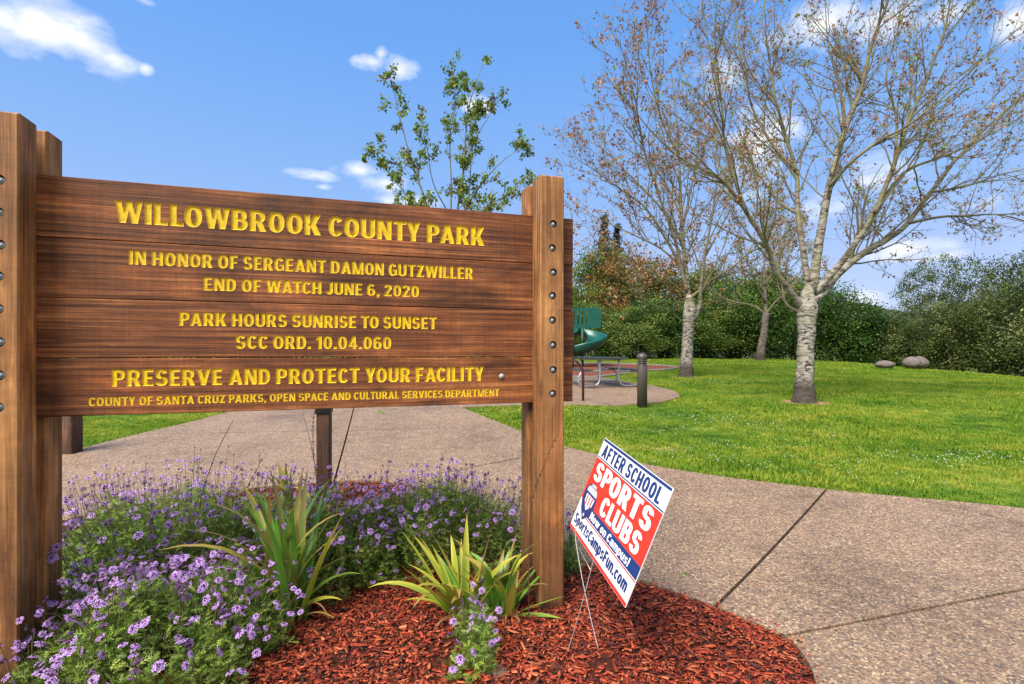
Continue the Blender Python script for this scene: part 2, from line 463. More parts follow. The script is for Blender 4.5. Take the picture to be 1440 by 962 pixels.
def sheet_bm(poly, dz, grid=.3):
    poly = np.asarray(poly); x0, y0 = poly.min(0); x1, y1 = poly.max(0)
    gx, gy = np.meshgrid(np.arange(x0, x1, grid), np.arange(y0, y1, grid)); g = np.c_[gx.ravel(), gy.ravel()]
    g = g[inside(g, poly)]
    pts = [Vector(p) for p in poly] + [Vector(p) for p in g]; n = len(poly)
    vs, es, fs, *_ = delaunay_2d_cdt(pts, [], [list(range(n))], 1, 1e-5)
    bm = bmesh.new(); bv = [bm.verts.new((v.x, v.y, Hf(v.x, v.y) + dz)) for v in vs]
    for f in fs:
        try: bm.faces.new([bv[i] for i in f])
        except ValueError: pass
    bmesh.ops.recalc_face_normals(bm, faces=bm.faces)
    if sum(f.normal.z for f in bm.faces) < 0: bmesh.ops.reverse_faces(bm, faces=bm.faces[:])
    return bm


def to_obj(bm, name, mat, parent=None):
    me = bpy.data.meshes.new(name); bm.to_mesh(me); bm.free(); return link(name, me, mat, parent)


# ground sheet
def ground():
    xs = np.concatenate([[-900, -300, -100, -60], np.arange(-40, 60.1, 1.0), [80, 120, 300, 900]])
    ys = np.concatenate([[-60, -20], np.arange(-6, 16, .5), np.arange(16, 60.1, 1.0), [80, 120, 300, 900, 1500]])
    gx, gy = np.meshgrid(xs, ys); z = H(gx, gy)
    V = np.c_[gx.ravel(), gy.ravel(), z.ravel()]; nx = len(xs)
    i, j = np.meshgrid(np.arange(nx - 1), np.arange(len(ys) - 1)); a = (j * nx + i).ravel()
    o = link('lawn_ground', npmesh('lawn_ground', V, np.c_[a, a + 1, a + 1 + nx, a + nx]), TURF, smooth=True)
    tag(o, kind='structure')


ground()
# path: dark joint base and separate slabs
pb = to_obj(sheet_bm(PATH, .008, .5), 'path', GRIT); tag(pb, kind='structure')
JOINT = .011


def split(bm, a, b):
    a = Vector((*a, 0)); d = Vector((*b, 0)) - a; nrm = Vector((-d.y, d.x, 0)).normalized(); res = []
    for s in (1, -1):
        c = bm.copy()
        bmesh.ops.bisect_plane(c, geom=c.verts[:] + c.edges[:] + c.faces[:], plane_co=a + nrm * s * JOINT, plane_no=nrm * s, clear_inner=True)
        res.append(c)
    bm.free(); return res    # [left of the line, right of it]


whole = sheet_bm(PATH, .035, .3)
L, Rt = split(whole, ground_at(1008, 860), ground_at(1163, 692))
R1, R2 = split(Rt, ground_at(1110, 903), ground_at(1440, 837))
R1a, R1b = split(R1, ground_at(1310, 712), ground_at(1440, 742))
La, Lb = split(L, ground_at(660, 662), ground_at(730, 648))
parts = [R1a, R1b, R2, Lb]
A1, A2 = split(La, ground_at(356, 611), ground_at(691, 604))
for q in (A1, A2):
    parts += split(q, ground_at(479, 648), ground_at(497, 579))
out = []
for q in parts:      # further joints well away to the left
    xs = [v.co.x for v in q.verts]
    if min(xs) < -3 and max(xs) < 1.5: out += split(q, ground_at(-60, 740), ground_at(60, 646))
    else: out.append(q)
for q in out:
    if not q.faces: q.free(); continue
    # separate disconnected islands
    left = set(q.faces)
    while left:
        seed = left.pop(); isl = {seed}; st = [seed]
        while st:
            f = st.pop()
            for e in f.edges:
                for g2 in e.link_faces:
                    if g2 in left: left.discard(g2); isl.add(g2); st.append(g2)
        if sum(f.calc_area() for f in isl) < .02: continue
        nb = bmesh.new(); vm = {}
        for f in isl:
            for v in f.verts:
                if v not in vm: vm[v] = nb.verts.new(v.co)
            nb.faces.new([vm[v] for v in f.verts])
        be = [e for e in nb.edges if e.is_boundary]
        r = bmesh.ops.extrude_edge_only(nb, edges=be)
        for v in [g for g in r['geom'] if isinstance(g, bmesh.types.BMVert)]: v.co.z -= .05
        nb.normal_update()
        to_obj(nb, 'slab', AGG, pb)
    q.free()

bed = to_obj(sheet_bm(BED, .012, .15), 'mulch_bed_soil', SOIL); tag(bed, kind='structure')
# play area
PLAY = crom([(-9, 15.5), (-4, 14.6), (0, 14.9), (2.6, 16.3)] + G([(905, 523), (935, 521), (953, 518.5), (945, 516.5), (915, 514.5), (870, 512.8)]) + [(-2, 26), (-9, 25)], 6)
PAD_ALL = PATH
pm = to_obj(sheet_bm(PLAY, .03, .8), 'play_area_bark_ground', PLAYM); tag(pm, kind='structure')
Pc = np.vstack([PLAY, PLAY[:1]]); a = Acc()
V, T, Q = tube(np.c_[Pc, H(Pc[:, 0], Pc[:, 1]) + .03], .05, 6); a.add(V, T, Q)
o = link('curb', a.mesh('curb'), CURB); tag(o, kind='structure')

# far hill
def hill():
    V = []; n = 40
    for j in range(14):
        for i in range(n):
            u = i / (n - 1); t = j / 13
            x = 40 + u * 190; y = 150 + t * 90
            z = -2 + 23 * math.sin(math.pi * min(1, t * .9 + .02)) ** .7 * (.35 + .65 * math.exp(-((x - 118) / 48) ** 2)) + 1.2 * math.sin(x * .31) * t + .8 * math.sin(x * .83 + 1) * t
            V.append((x, y, z))
    Qs = [(j * n + i, j * n + i + 1, (j + 1) * n + i + 1, (j + 1) * n + i) for j in range(13) for i in range(n - 1)]
    o = link('hill', npmesh('hill', V, np.array(Qs)), HILLM, smooth=True); tag(o, kind='structure')


hill()

# ------------------------------------------------------------------ glyphs: bold condensed lettering made from outlines
_gc = {}


def _arc(cx, cy, rx, ry, tx, ty, a0, a1, n=13, e=.88):
    """a bent stroke: part of an elliptical ring, angles in degrees"""
    t = np.radians(np.linspace(a0, a1, n)); c, s_ = np.cos(t), np.sin(t); f = lambda q: np.sign(q) * np.abs(q) ** e
    o = np.c_[cx + rx * f(c), cy + ry * f(s_)]; i_ = np.c_[cx + (rx - tx) * f(c), cy + (ry - ty) * f(s_)]
    return np.vstack([o, i_[::-1]])


def _rc(x0, y0, x1, y1): return np.array([(x0, y0), (x1, y0), (x1, y1), (x0, y1)], float)
def _pr(x0, y0, x1, y1, w): return np.array([(x0, y0), (x0 + w, y0), (x1 + w, y1), (x1, y1)], float)
def _ring(cx, cy, rx, ry, tx=.195, ty=.15): return [_arc(cx, cy, rx, ry, tx, ty, -5, 185, 15), _arc(cx, cy, rx, ry, tx, ty, 175, 365, 15)]


_S = _rc(0, 0, .2, 1)
GLYPH = {
    'A': [_pr(0, 0, .23, 1, .2), _pr(.47, 0, .24, 1, .2), _rc(.14, .19, .53, .33)],
    'B': [_S, _rc(.1, .855, .31, 1), _rc(.1, .435, .31, .575), _rc(.1, 0, .31, .145), _arc(.30, .718, .245, .282, .19, .145, -90, 90), _arc(.30, .288, .28, .288, .2, .145, -90, 90)],
    'C': [_arc(.30, .5, .30, .5, .2, .15, 34, 326, 22)],
    'D': [_S, _rc(.1, .85, .29, 1), _rc(.1, 0, .29, .15), _arc(.28, .5, .31, .5, .2, .15, -90, 90, 17)],
    'E': [_S, _rc(.1, .85, .48, 1), _rc(.1, .43, .44, .575), _rc(.1, 0, .49, .15)],
    'F': [_S, _rc(.1, .85, .47, 1), _rc(.1, .41, .43, .56)],
    'G': [_arc(.30, .5, .30, .5, .2, .15, 34, 318, 22), _rc(.31, .38, .60, .525), _rc(.44, .06, .60, .45)],
    'H': [_S, _rc(.41, 0, .61, 1), _rc(.1, .43, .5, .58)],
    'I': [_S],
    'J': [_rc(.21, .27, .41, 1), _arc(.20, .27, .21, .28, .195, .15, 185, 362)],
    'K': [_S, _pr(.13, .36, .40, 1, .23), _pr(.41, 0, .17, .62, .23)],
    'L': [_S, _rc(.1, 0, .46, .15)],
    'M': [_rc(0, 0, .18, 1), _rc(.59, 0, .77, 1), _pr(.29, 0, 0, 1, .19), _pr(.29, 0, .58, 1, .19)],
    'N': [_rc(0, 0, .185, 1), _rc(.435, 0, .62, 1), _pr(.41, 0, 0, 1, .21)],
    'O': _ring(.31, .5, .31, .5, .2, .15),
    'P': [_S, _rc(.1, .855, .31, 1), _rc(.1, .385, .31, .53), _arc(.29, .6925, .27, .3075, .19, .145, -90, 90)],
    'R': [_S, _rc(.1, .855, .31, 1), _rc(.1, .41, .31, .555), _arc(.30, .705, .265, .295, .19, .145, -90, 90), _pr(.385, 0, .21, .5, .22)],
    'S': [_arc(.275, .715, .26, .285, .19, .14, 12, 270, 18), _arc(.285, .29, .28, .29, .19, .14, -168, 90, 18)],
    'T': [_rc(0, .85, .56, 1), _rc(.18, 0, .38, 1)],
    'U': [_rc(0, .3, .195, 1), _rc(.40, .3, .595, 1), _arc(.2975, .31, .2975, .31, .195, .15, 178, 362, 15)],
    'V': [_pr(.22, 0, 0, 1, .205), _pr(.22, 0, .44, 1, .205)],
    'W': [_pr(.16, 0, 0, 1, .19), _pr(.16, 0, .365, 1, .18), _pr(.57, 0, .365, 1, .18), _pr(.57, 0, .73, 1, .19)],
    'Y': [_pr(.19, .38, 0, 1, .205), _pr(.19, .38, .38, 1, .205), _rc(.19, 0, .395, .45)],
    'Z': [_rc(.02, .85, .53, 1), _rc(0, 0, .54, .15), _pr(.0, .08, .29, .92, .235)],
    '0': _ring(.28, .5, .28, .5, .19, .14),
    '1': [_rc(.15, 0, .345, 1), np.array([(0, .68), (.2, .72), (.25, 1), (.15, 1), (.12, .86), (0, .82)])],
    '2': [_arc(.27, .70, .265, .30, .19, .14, -22, 172, 16), _pr(0, .10, .285, .62, .21), _rc(0, 0, .54, .15)],
    '4': [_rc(.30, 0, .48, 1), _rc(0, .19, .58, .33), _pr(0, .22, .30, 1, .17)],
    '6': _ring(.28, .315, .28, .315, .19, .135) + [_arc(.29, .5, .29, .5, .19, .14, 42, 184, 14)],
    '.': [_rc(0, 0, .19, .19)], ',': [_rc(0, 0, .19, .19), _pr(-.01, -.16, .07, .03, .12)], '!': [_rc(0, 0, .19, .18), _pr(.03, .28, 0, 1, .17)],
    'o': _ring(.26, .37, .26, .37, .18, .13), 'c': [_arc(.25, .37, .25, .37, .18, .13, 38, 322, 16)],
    'n': [_rc(0, 0, .18, .73), _arc(.265, .46, .235, .28, .18, .13, -4, 160), _rc(.32, 0, .5, .47)],
    'm': [_rc(0, 0, .17, .73), _arc(.25, .48, .21, .26, .165, .13, -4, 160), _rc(.295, 0, .46, .49), _arc(.545, .48, .21, .26, .165, .13, -4, 160), _rc(.59, 0, .755, .49)],
    'u': [_rc(0, .26, .18, .73), _arc(.25, .27, .25, .28, .18, .13, 178, 350), _rc(.32, 0, .5, .73)],
    'w': [_pr(.14, 0, 0, .73, .17), _pr(.14, 0, .30, .73, .16), _pr(.46, 0, .30, .73, .16), _pr(.46, 0, .60, .73, .17)],
    'a': _ring(.22, .22, .22, .225, .165, .115) + [_arc(.25, .48, .245, .26, .18, .13, -4, 155), _rc(.315, 0, .495, .49)],
    'p': [_rc(0, -.24, .18, .73)] + _ring(.265, .37, .255, .37, .18, .13),
    's': [_arc(.22, .53, .21, .21, .16, .115, 12, 270, 14), _arc(.23, .21, .22, .215, .16, .115, -168, 90, 14)],
    'r': [_rc(0, 0, .18, .73), _arc(.27, .42, .22, .32, .17, .14, 70, 175)],
    't': [_rc(.09, .1, .27, .93), _rc(0, .60, .38, .73), _rc(.13, 0, .38, .13), _rc(.09, .05, .2, .2)],
    'i': [_rc(0, 0, .18, .73), _rc(0, .83, .18, 1)]}


def raw_loops(ch):
    """true outline of the strokes of one glyph joined together, the letter on the left of each loop"""
    if ch in _gc: return _gc[ch]
    P = []
    for q in GLYPH[ch]:
        ar = (q[:, 0] * np.roll(q[:, 1], -1) - np.roll(q[:, 0], -1) * q[:, 1]).sum(); P.append(q if ar > 0 else q[::-1])
    bm = fill(P); bmesh.ops.remove_doubles(bm, verts=bm.verts, dist=2e-4); nxt = {}
    for e in bm.edges:
        if len(e.link_faces) == 1:
            l = e.link_loops[0]; nxt[l.vert] = l.link_loop_next.vert
    out = []
    while nxt:
        p, q = nxt.popitem(); Lp = [p.co.xy[:]]
        while q in nxt: Lp.append(q.co.xy[:]); q = nxt.pop(q)
        Lp = np.array(Lp)
        # drop points lying on a straight run or too close together
        while True:
            a_ = Lp - np.roll(Lp, 1, 0); b_ = np.roll(Lp, -1, 0) - Lp
            la_, lb_ = np.linalg.norm(a_, axis=1), np.linalg.norm(b_, axis=1)
            bad = (np.abs(a_[:, 0] * b_[:, 1] - a_[:, 1] * b_[:, 0]) < 1e-3 * la_ * lb_ + 1e-9) | (la_ < .006)
            k = np.nonzero(bad)[0]
            if len(k) == 0 or len(Lp) < 4: break
            Lp = np.delete(Lp, k[0], 0)
        if len(Lp) > 2: out.append(Lp)
    bm.free(); _gc[ch] = out; return out


def offset_loop(P, d):
    """faces lie left of the loop direction; positive d grows the letter"""
    a = P - np.roll(P, 1, 0); b = np.roll(P, -1, 0) - P
    a /= np.linalg.norm(a, axis=1)[:, None] + 1e-12; b /= np.linalg.norm(b, axis=1)[:, None] + 1e-12
    na = np.c_[a[:, 1], -a[:, 0]]; nb = np.c_[b[:, 1], -b[:, 0]]
    m = na + nb; ln = np.linalg.norm(m, axis=1)[:, None]; m /= ln + 1e-9
    c = np.clip((m * na).sum(1), .42, 1)[:, None]
    return P + m * d / c


def text_loops(s, x0, x1, y0, y1, bold=.0, lower=False, xs=None, gap=.085):
    bold = bold - .04
    """outlines of a text line laid out into the box x0..x1 (y0 baseline, y1 cap height)"""
    pen = 0; L = []
    for ci, ch in enumerate(s):
        if ch == ' ': pen += .24; continue
        g = raw_loops(ch)
        mn = min(q[:, 0].min() for q in g); mx = max(q[:, 0].max() for q in g)
        for q in g:
            L.append(offset_loop(q - (mn - pen, 0), bold))
        pen += mx - mn + gap + bold * 1.5 - (.06 if ch in 'AVWYTLP' and s[ci + 1:ci + 2] not in ('', ' ') and s[ci + 1] in 'AVWYTOCU.,' else 0)
    allv = np.vstack(L); a, b = allv[:, 0].min(), allv[:, 0].max()
    t = 1 + bold; bt = -bold
    res = []
    for q in L:
        w = np.empty_like(q); w[:, 0] = x0 + (q[:, 0] - a) / (b - a) * (x1 - x0); w[:, 1] = y0 + (q[:, 1] - bt) / (t - bt) * (y1 - y0)
        res.append(w)
    return res


def winding(Pt, loops):
    w = np.zeros(len(Pt), int); x, y = Pt[:, 0:1], Pt[:, 1:2]
    for q in loops:
        q = np.asarray(q); a = q; b = np.roll(q, -1, 0)
        cr = (b[:, 0] - a[:, 0]) * (y - a[:, 1]) - (x - a[:, 0]) * (b[:, 1] - a[:, 1])
        up = (a[:, 1] <= y) & (b[:, 1] > y) & (cr > 0); dn = (a[:, 1] > y) & (b[:, 1] <= y) & (cr < 0)
        w += up.sum(1) - dn.sum(1)
    return w


def fill(outer, holes=()):
    """mesh of the region inside the outer loops and outside the (positively wound) hole loops"""
    loops = [np.asarray(q) for q in list(outer) + list(holes)]; pts = []; es = []
    for q in loops:
        k = len(pts); pts += [Vector((p[0], p[1])) for p in q]; es += [(k + i, k + (i + 1) % len(q)) for i in range(len(q))]
    vs, _e, fs, *_ = delaunay_2d_cdt(pts, es, [], 0, 1e-6)
    A = np.array([(v.x, v.y) for v in vs]); Fa = np.array(fs); Cn = A[Fa].mean(1)
    keep = winding(Cn, outer) != 0
    if len(holes): keep &= winding(Cn, holes) == 0
    bm = bmesh.new(); bv = [bm.verts.new((p[0], p[1], 0)) for p in A]
    for f in Fa[keep]: bm.faces.new([bv[i] for i in f])
    bm.normal_update()
    for f in bm.faces:
        if f.normal.z < 0: f.normal_flip()
    for v in [v for v in bm.verts if not v.link_faces]: bm.verts.remove(v)
    return bm


def fill_xz(loops, y, holes=()):
    """the filled shape standing in the x-z plane, facing -y, at depth y"""
    bm = fill(loops, holes)
    for v in bm.verts: v.co = Vector((v.co.x, y, v.co.y))
    bm.normal_update(); return bm


def merge(*bms):
    out = bmesh.new()
    for b in bms:
        me = bpy.data.meshes.new('x'); b.to_mesh(me); out.from_mesh(me); bpy.data.meshes.remove(me); b.free()
    return out


def wall_bm(La, ya, Lb, yb):
    bm = bmesh.new()
    for p, q in zip(La, Lb):
        va = [bm.verts.new((x, ya, z)) for x, z in p]; vb = [bm.verts.new((x, yb, z)) for x, z in q]; n = len(va)
        for i in range(n): bm.faces.new((va[i], va[(i + 1) % n], vb[(i + 1) % n], vb[i]))
    return bm


def shell(x0, x1, z0, z1, yf, yb, ch=.004, slices=0):
    """a timber without its front face: chamfered front arris, sides and back; the front plane is at yf"""
    c = ch; a = [(x0 + c, z0 + c), (x1 - c, z0 + c), (x1 - c, z1 - c), (x0 + c, z1 - c)]; b = [(x0, z0), (x1, z0), (x1, z1), (x0, z1)]
    bm = wall_bm([a], yf, [b], yf + c); bm = merge(bm, wall_bm([b], yf + c, [b], yb - c), wall_bm([b], yb - c, [a], yb))
    bk = bmesh.new(); bk.faces.new([bk.verts.new((x, yb, z)) for x, z in a]); return merge(bm, bk), a


# ------------------------------------------------------------------ the park sign
SB = Vector((.956, .294)); SV = Vector((-.294, .956)); P0 = Vector((.108, 3.117))
SIGN_S = -1.22
rz = math.atan2(.294, .956)
sp = P0 + SB * SIGN_S
sign = empty('park_sign', (sp.x, sp.y, Hf(sp.x, sp.y)), rz)
tag(sign, 'large stained timber park entrance sign with carved yellow lettering between paired posts', 'park sign')


def s_of(px):
    k = (px - CX) / F; return (P0.y * k - P0.x) / (SB.x - SB.y * k)


def sz(px, py):
    s = s_of(px); Zd = P0.y + SB.y * s; return s - SIGN_S, EYE - (py - CY) / F * Zd


lines = [
    (0, 'WILLOWBROOK COUNTY PARK', (161, 281), (161, 312), (681, 319.5), (681, 346), .060, .0045),
    (1, 'IN HONOR OF SERGEANT DAMON GUTZWILLER', (181, 352), (181, 373), (665, 375.5), (665, 391.5), .056, .003),
    (1, 'END OF WATCH JUNE 6, 2020', (286, 390), (286, 409.5), (589, 401), (589, 416.5), .056, .003),
    (2, 'PARK HOURS SUNRISE TO SUNSET', (252, 438), (252, 458.5), (614, 446), (614, 462), .056, .003),
    (2, 'SCC ORD. 10.04.060', (331, 471), (331, 490.5), (550, 473), (550, 490.5), .056, .003),
    (3, 'PRESERVE AND PROTECT YOUR FACILITY', (157, 519.5), (157, 544), (680, 515.5), (680, 535), .056, .0035),
    (3, 'COUNTY OF SANTA CRUZ PARKS, OPEN SPACE AND CULTURAL SERVICES DEPARTMENT', (124, 559), (124, 571.5), (702, 546.5), (702, 556.5), .050, .0018)]
ZB = [2.360, 2.067, 1.783, 1.497, 1.217]
labels = ['top plank', 'second plank', 'third plank', 'bottom plank']
PX0, PX1 = -2.73 - SIGN_S, .287 - SIGN_S
rr = random.Random(4)
for k in range(4):
    z1, z0 = ZB[k], ZB[k + 1] + .003
    LL = []; carve = []
    for (pl, s, a, b, c, d, bold, dep) in lines:
        if pl != k: continue
        xa, za1 = sz(*a); _, za0 = sz(*b); xb, zb1 = sz(*c); _, zb0 = sz(*d)
        lo, hi = (za0 + zb0) / 2, (za1 + zb1) / 2
        tl = text_loops(s, xa, xb, lo, hi, bold)
        LL += tl; carve.append((tl, dep))
    yf = rr.uniform(-.0015, .0015)
    sh, fr = shell(PX0 + rr.uniform(-.006, .006), PX1 + (.0, -.004, .003, -.002)[k], z0, z1, yf, .056, .003)
    front = fill_xz([np.array(fr)], yf, LL)
    bm = merge(sh, front)
    pl_o = to_obj(bm, 'plank', PLANK, sign)
    for tl, dep in carve:
        bms = []
        ins = [offset_loop(q, -dep) for q in tl]
        bms.append(wall_bm(tl, yf, ins, yf + dep * 1.5)); bms.append(fill_xz(tl, yf + dep * 1.5))
        bm = merge(*bms); bmesh.ops.recalc_face_normals(bm, faces=bm.faces)
        lo_ = to_obj(bm, 'lettering', YELLOW, pl_o)


def circle(x, z, r, n=14): return np.array([(x + r * math.cos(2 * math.pi * i / n), z + r * math.sin(2 * math.pi * i / n)) for i in range(n)])


BZ = [2.282, 2.140, 1.997, 1.859, 1.716, 1.570, 1.424, 1.284]
bolt_me = None


def bolt_mesh():
    a = Acc(); V, Q = lathe([(0, -.006), (.0085, -.006), (.0085, -.001), (.013, 0), (.0155, .001), (.0155, .004)], 6 * 3)
    V = np.c_[V[:, 0], V[:, 2], V[:, 1]]; a.add(V, None, Q); return a.mesh('bolt')


bolt_me = bolt_mesh()


def sign_post(x0, w, yf, yb, top, bolts):
    z0 = -.12
    sh, fr = shell(x0, x0 + w, z0, top, yf, yb, .007)
    cx = x0 + w * .52
    hl = [circle(cx + random.Random(i).uniform(-.004, .004), z, .0225) for i, z in enumerate(BZ)] if bolts else []
    front = fill_xz([np.array(fr)], yf, hl); bms = [sh, front]
    o = to_obj(merge(*bms), 'post', POSTW, sign)
    for h in hl:
        c = h.mean(0)
        w_ = wall_bm([h], yf, [h], yf + .016); f2 = fill_xz([h], yf + .016)
        to_obj(merge(w_, f2), 'bolt_hole', HOLE, o)
        b = link('bolt', bolt_me, ZINC, o, (c[0], yf + .010, c[1]), smooth=False)
    return o


PW = .150
lx = -2.44 - PW - SIGN_S + .001
sign_post(lx, PW, -.142, -.003, 2.585, True)
sign_post(.0167 - SIGN_S, PW, -.142, -.003, 2.565, True)
sign_post(lx + .0155, PW, .043, .183, 2.585, False)
sign_post(.006 - SIGN_S, PW, .043, .183, 2.560, False)
bx, bz_ = sz(705, 529)
b = link('bolt', bolt_me, ZINC, sign, (bx, -.006, bz_))

# ------------------------------------------------------------------ the yard sign
eye = Vector((0, 0, EYE))
cor = [Vector(p) for p in ((0.596, 3.28, 0.979), (0.757, 2.403, 0.886), (0.535, 2.422, 0.319), (0.373, 3.299, 0.411))]
cor = [eye + (c - eye) * .90 for c in cor]
YW = (cor[1] - cor[0]).length; YH = (cor[3] - cor[0]).length
ux = (cor[1] - cor[0]).normalized(); uz = (cor[0] - cor[3]); uz = (uz - ux * uz.dot(ux)).normalized(); uy = uz.cross(ux)  # local -y faces the viewer
BLc = cor[3]
MY = Matrix(((ux.x, uy.x, uz.x, BLc.x), (ux.y, uy.y, uz.y, BLc.y), (ux.z, uy.z, uz.z, BLc.z), (0, 0, 0, 1)))
wb = [ground_at(795, 922), ground_at(845, 922)]
ybase = Vector(((wb[0][0] + wb[1][0]) / 2, wb[0][1], 0))
ys = empty('yard_sign', ybase); tag(ys, 'tilted red white and navy after school sports clubs sign on wire legs in the mulch', 'yard sign')
ML = Matrix.Translation(-ybase) @ MY


def ypart(bm, name, mat, parent, world_parent_off=True):
    bm.transform(ML); return to_obj(bm, name, mat, parent)


bm = bmesh.new(); bmesh.ops.create_cube(bm, size=1)
for v in bm.verts: v.co = Vector((YW * (v.co.x + .5), .0045 * (v.co.y + .5), YH * (v.co.z + .5)))
panel = ypart(bm, 'panel', WHITEP, ys)
YF = -.0006


def rect(u0, u1, v0, v1): return np.array([(u0 * YW, (1 - v1) * YH), (u1 * YW, (1 - v1) * YH), (u1 * YW, (1 - v0) * YH), (u0 * YW, (1 - v0) * YH)])


def pr(loops, mat, lvl, name='printed_band'): return ypart(fill_xz(loops, YF * lvl), name, mat, panel)


pr([rect(0.004, .996, .004, .03)], NAVYP, 1)
pr([rect(0.0, 1, .195, .208)], NAVYP, 1)
pr([rect(0.0, 1, .215, .665)], REDP, 1)
pr([np.array([(.20 * YW, .335 * YH), (1.0 * YW, .335 * YH), (1.0 * YW, .225 * YH), (.11 * YW, .225 * YH)])], NAVYP, 2)
pr([rect(0.10, 1, .782, .795)], REDP, 1)
pr([rect(0, 1, .968, .998)], REDP, 1)


def ytext(s, u0, u1, v0, v1, mat, bold=.035, xs=None, lvl=3, slant=0.0, gap=.085):
    lp = text_loops(s, u0 * YW, u1 * YW, (1 - v1) * YH, (1 - v0) * YH, bold, xs=xs, gap=gap)
    y0 = (1 - v1) * YH
    lp = [np.c_[q[:, 0] + slant * (q[:, 1] - y0), q[:, 1]] for q in lp]
    return pr(lp, mat, lvl, 'lettering')


ytext('AFTER SCHOOL', .05, .93, .045, .182, NAVYP, .060, gap=.11)
ytext('SPORTS', .06, .94, .235, .425, WHITEP, .062, gap=.10)
ytext('CLUBS', .33, .92, .460, .640, WHITEP, .060, gap=.10)
ytext('Now on Campus!', .24, .88, .683, .757, WHITEP, .040, slant=.12, gap=.09)
ytext('SportsCampsFun.com', .03, .95, .818, .925, NAVYP, .062, gap=.08)
# emblem: a crest with a banded cap, a striped shield and a dark foot with a star
E = lambda pts: [np.array([((u * .92 + .005) * YW, (1 - (.45 + (v - .36) * .78)) * YH) for u, v in pts])]
pr(E([(.02, .50), (.055, .42), (.13, .36), (.215, .42), (.265, .52), (.27, .64), (.235, .74), (.15, .86), (.06, .74), (.02, .64)]), NAVYP, 4, 'emblem')
pr(E([(.055, .465), (.075, .42), (.225, .42), (.245, .465), (.245, .50), (.055, .50)]), GREYP, 5, 'emblem')
pr(E([(.10, .412), (.115, .375), (.19, .375), (.20, .412)]), GREYP, 5, 'emblem')
pr(E([(.075, .53), (.235, .53), (.225, .63), (.15, .72), (.08, .63)]), WHITEP, 5, 'emblem')
for i in range(3): pr(E([(.095 + i * .048, .535), (.118 + i * .048, .535), (.116 + i * .046, .665), (.097 + i * .046, .665)]), REDP, 6, 'emblem')
st = [(.15 + (.026 if i % 2 == 0 else .011) * math.sin(i * math.pi / 5) * .7, .785 - (.03 if i % 2 == 0 else .013) * math.cos(i * math.pi / 5)) for i in range(10)]
pr(E(st), WHITEP, 6, 'emblem')


def loc(u, v, y=.0022):
    return ML @ Vector((u * YW, y, (1 - v) * YH))


g0 = Vector((wb[0][0], wb[0][1], Hf(*wb[0]) - .02)) - ybase; g1 = Vector((wb[1][0], wb[1][1], Hf(*wb[1]) - .02)) - ybase
la, lb = loc(.12, .85), loc(.50, .85); ka, kb = loc(.12, 1.0), loc(.50, 1.0)


def wirepath(a, b, c, bulge):
    pts = [a, b, b.lerp(c, .35) + Vector((bulge, 0, 0)), b.lerp(c, .7) + Vector((bulge * .8, 0, 0)), c]
    return crom([p[:] for p in pts], 5, False)


wA = Vector((la.x, la.y, la.z)); wB = Vector((lb.x, lb.y, lb.z))
tube_obj('wire_leg', wirepath(la, ka, g1, -.012), .0026, WIRE, ys)
tube_obj('wire_leg', wirepath(lb, kb, g0, .004), .0026, WIRE, ys)
mA, mB = ka.lerp(g1, .12), kb.lerp(g0, .10)
tube_obj('wire_crossbar', np.array([mA[:], mA.lerp(mB, .5)[:], mB[:]]), .0024, WIRE, ys)

# ------------------------------------------------------------------ small posts and park furniture
def on(px, py): x, y = ground_at(px, py); return Vector((x, y, Hf(x, y)))


p = on(456, 712); sp2 = empty('small_sign_post', p, .12); tag(sp2, 'square brown timber post with black bracket standing behind the big sign', 'post')
link('post', boxmesh('post', (0, 0, .46), (.118, .118, 1.06), .006), DARKW, sp2)
link('bracket', boxmesh('bracket', (0, -.004, .955), (.134, .134, .14), .004), BLACKM, sp2)
p = on(99, 640); dp = link('low_dark_post', boxmesh('low_dark_post', (0, 0, .4), (.19, .19, 1.0), .012), DARKW, loc=p); tag(dp, 'low dark wooden post standing in the grass left of the path', 'post')


def bollard():
    p = on(903, 573); r = empty('bollard_light', p); tag(r, 'bronze metal bollard light with domed cap at the edge of the concrete pad', 'bollard')
    R0 = .098
    V, Q = lathe([(0, -.05), (R0, -.05), (R0, .82), (R0 * .96, .83)], 28); a = Acc(); a.add(V, None, Q); link('shaft', a.mesh('shaft'), BRONZE, r, smooth=False)
    for i in range(4):
        z = .836 + i * .034
        V, Q = lathe([(R0 * .72, z), (R0 * .99, z), (R0 * .99, z + .017), (R0 * .72, z + .024)], 28); a = Acc(); a.add(V, None, Q); link('louvre', a.mesh('louvre'), BRONZE, r)
    V, Q = lathe([(R0 * .74, .83), (R0 * .74, .975)], 20); a = Acc(); a.add(V, None, Q); link('lamp_core', a.mesh('lamp_core'), BRONZED, r)
    V, Q = lathe([(R0 * 1.02, .972), (R0 * 1.04, .99)] + [(R0 * 1.04 * math.cos(t), .99 + .085 * math.sin(t)) for t in np.linspace(.1, math.pi / 2, 7)], 28)
    a = Acc(); a.add(V, None, Q); link('cap', a.mesh('cap'), BRONZE, r, smooth=True)


bollard()


def bike_rack():
    p = on(820, 566); r = empty('bike_rack', p, R(190)); tag(r, 'maroon inverted U tube rack on the concrete pad beside the picnic table', 'bike rack')
    pts = [(0, 0, -.03), (0, 0, .60)] + [(.30 - .30 * math.cos(t), 0, .60 + .30 * math.sin(t)) for t in np.linspace(.2, math.pi - .2, 9)] + [(.60, 0, .60), (.60, 0, -.03)]
    tube_obj('hoop', np.array(pts), .026, MAROON, r, 10)
    for x in (0, .6):
        V, Q = lathe([(0, .012), (.07, .012), (.07, 0)], 16); a = Acc(); a.add(V + (x, 0, 0), None, Q); link('base_plate', a.mesh('base_plate'), MAROON, r)


bike_rack()


